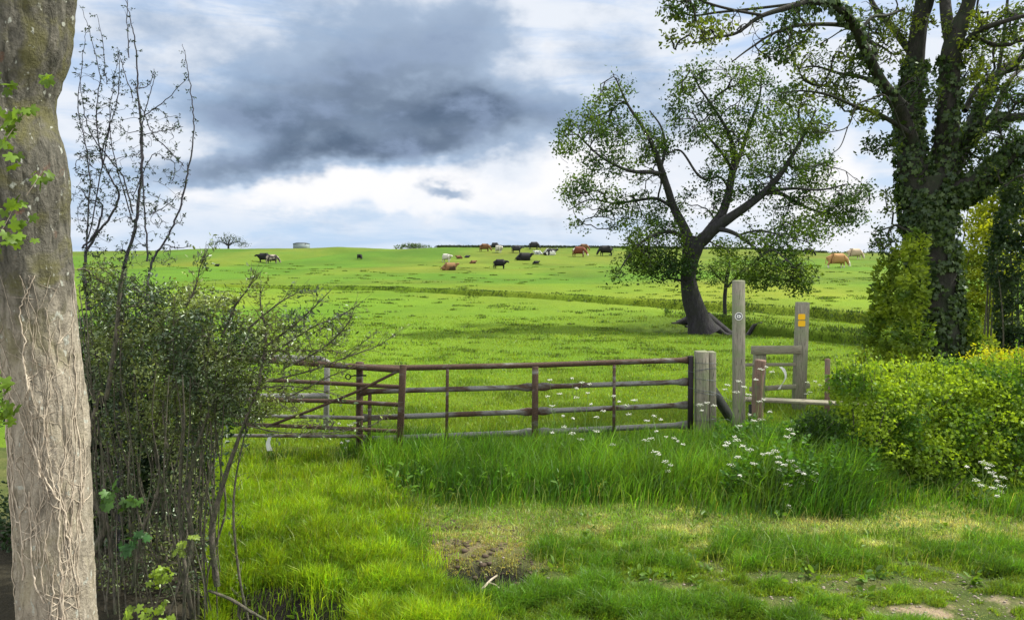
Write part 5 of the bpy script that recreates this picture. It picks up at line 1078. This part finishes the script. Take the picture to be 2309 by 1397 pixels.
weeds('broad_leaved_weeds', px[kp], rw_[kp], rng.uniform(.03, .075, kp.sum()), 8, rng.uniform(.02, .08, kp.sum()), (.06, .13, .015), (.14, .24, .03), 'docks and dandelion leaves dotted through the short verge grass', .55)
px = rng.uniform(1625, 2000, 330); rw_ = rng.uniform(1020, 1165, 330)
weeds('nettles', px, rw_, rng.uniform(.04, .07, 330), 26, rng.uniform(.25, .55, 330), (.035, .10, .012), (.085, .20, .02), 'nettles mixed into the tall bank below the stile', .7)
px = rng.uniform(820, 1620, 150); rw_ = rng.uniform(1040, 1150, 150)
weeds('dock_leaves', px, rw_, rng.uniform(.05, .10, 150), 8, rng.uniform(.12, .36, 150), (.05, .13, .012), (.12, .24, .02), 'broad dock leaves standing in the tall grass before the gates', .4)
# stones, stick and buttercup details on the verge
a_ = Acc(); a_.tube(spline([P(1085, 1330, 5.95)+[0, 0, .0], P(1105, 1308, 6.05), P(1122, 1296, 6.1)], 4), np.linspace(.012, .008, 9), 7); a_.tube(spline([P(1100, 1312, 6.03), P(1118, 1318, 6.0), P(1126, 1326, 5.95)], 4), np.linspace(.008, .003, 9), 6); tag(a_.build('broken_stick', VINE, None, True), 'short forked stick lying in the hollow of the verge', 'stick')
a_ = Acc(); q, r = px_line([(470,1330,7),(520,1350,8),(560,1375,8),(600,1397,5)], 5.3, n=5); a_.tube(q, r, 6); q, r = px_line([(540,1362,6),(538,1385,6),(548,1410,5)], 5.3, n=5); a_.tube(q, r, 6); tag(a_.build('fallen_branch', TWIG, None, True), 'pale bare branch lying at the foot of the thicket', 'branch')
CLOD = flat('dark_soil', (.075, .055, .038), .95)
def lumps(name, mat, px, rw_, s0, s1, label):
    y = 4503.6/(rw_-572); x = (px-W0/2)/F*y; a_ = Acc(); base_v, base_f = ICO
    for x_, y_, z_ in zip(x, y, G(x, y)):
        s_ = s0+(s1-s0)*rng.random()**2.5; a_.add(base_v*(1+.25*rng.normal(size=base_v.shape))*[s_*1.2, s_, s_*.55]+[x_, y_, z_+s_*.1], None, base_f)
    return tag(a_.build(name, mat), label, 'soil', None, 'stuff')
STONE = flat('pale_stone', (.26, .22, .18), .9)
bm = bmesh.new(); bmesh.ops.create_icosphere(bm, subdivisions=1, radius=1.); ico_v = np.array([v.co for v in bm.verts]); ico_f = np.array([[v.index for v in f.verts] for f in bm.faces]); bm.free(); ICO = (ico_v, ico_f)
px = rng.uniform(920, 1225, 900); rw_ = rng.uniform(1190, 1350, 900); kp = rng.random(900) < SC(px, rw_)*(.25+.75*(fbm(px/26, rw_/9, 99, 3) > .5)); lumps('soil_clods', CLOD, px[kp], rw_[kp], .006, .035, 'dark crumbs of soil on the scraped patch of verge')
a_ = Acc(); px, rw_, x, y = samp(900, 1000, 2500, 1290, 1440); kp = (rng.random(900) < sstep(1280, 1400, rw_)); x, y = x[kp], y[kp]
for x_, y_, z_ in zip(x, y, G(x, y)):
    s_ = rng.uniform(.004, .016); a_.add(ico_v*(1+.2*rng.normal(size=ico_v.shape))*[s_, s_, s_*.6]+[x_, y_, z_+s_*.3], None, ico_f)
# thatch of dead blades everywhere near the road
px, rw_, x, y = samp(75000, 420, 2650, 1150, 1520); kp = (np.exp(-((px-1090)/110)**4-((rw_-1325)/20)**4) < .3) & (rng.random(len(px)) > sstep(1340, 1400, rw_)*.5); x, y = x[kp], y[kp]; n = len(x)
blades('thatch', x, y, rng.uniform(.008, .03, n), rng.uniform(.003, .006, n), vary(col_mix(rng.random(n)**1.6, (.14, .25, .03), (.38, .38, .14)), x, y, .2, 91), 'thin dead thatch and moss between the grass tufts', 2.)
tag(a_.build('gravel', STONE), 'pale gravel scattered over the track edge', 'gravel', None, 'stuff')
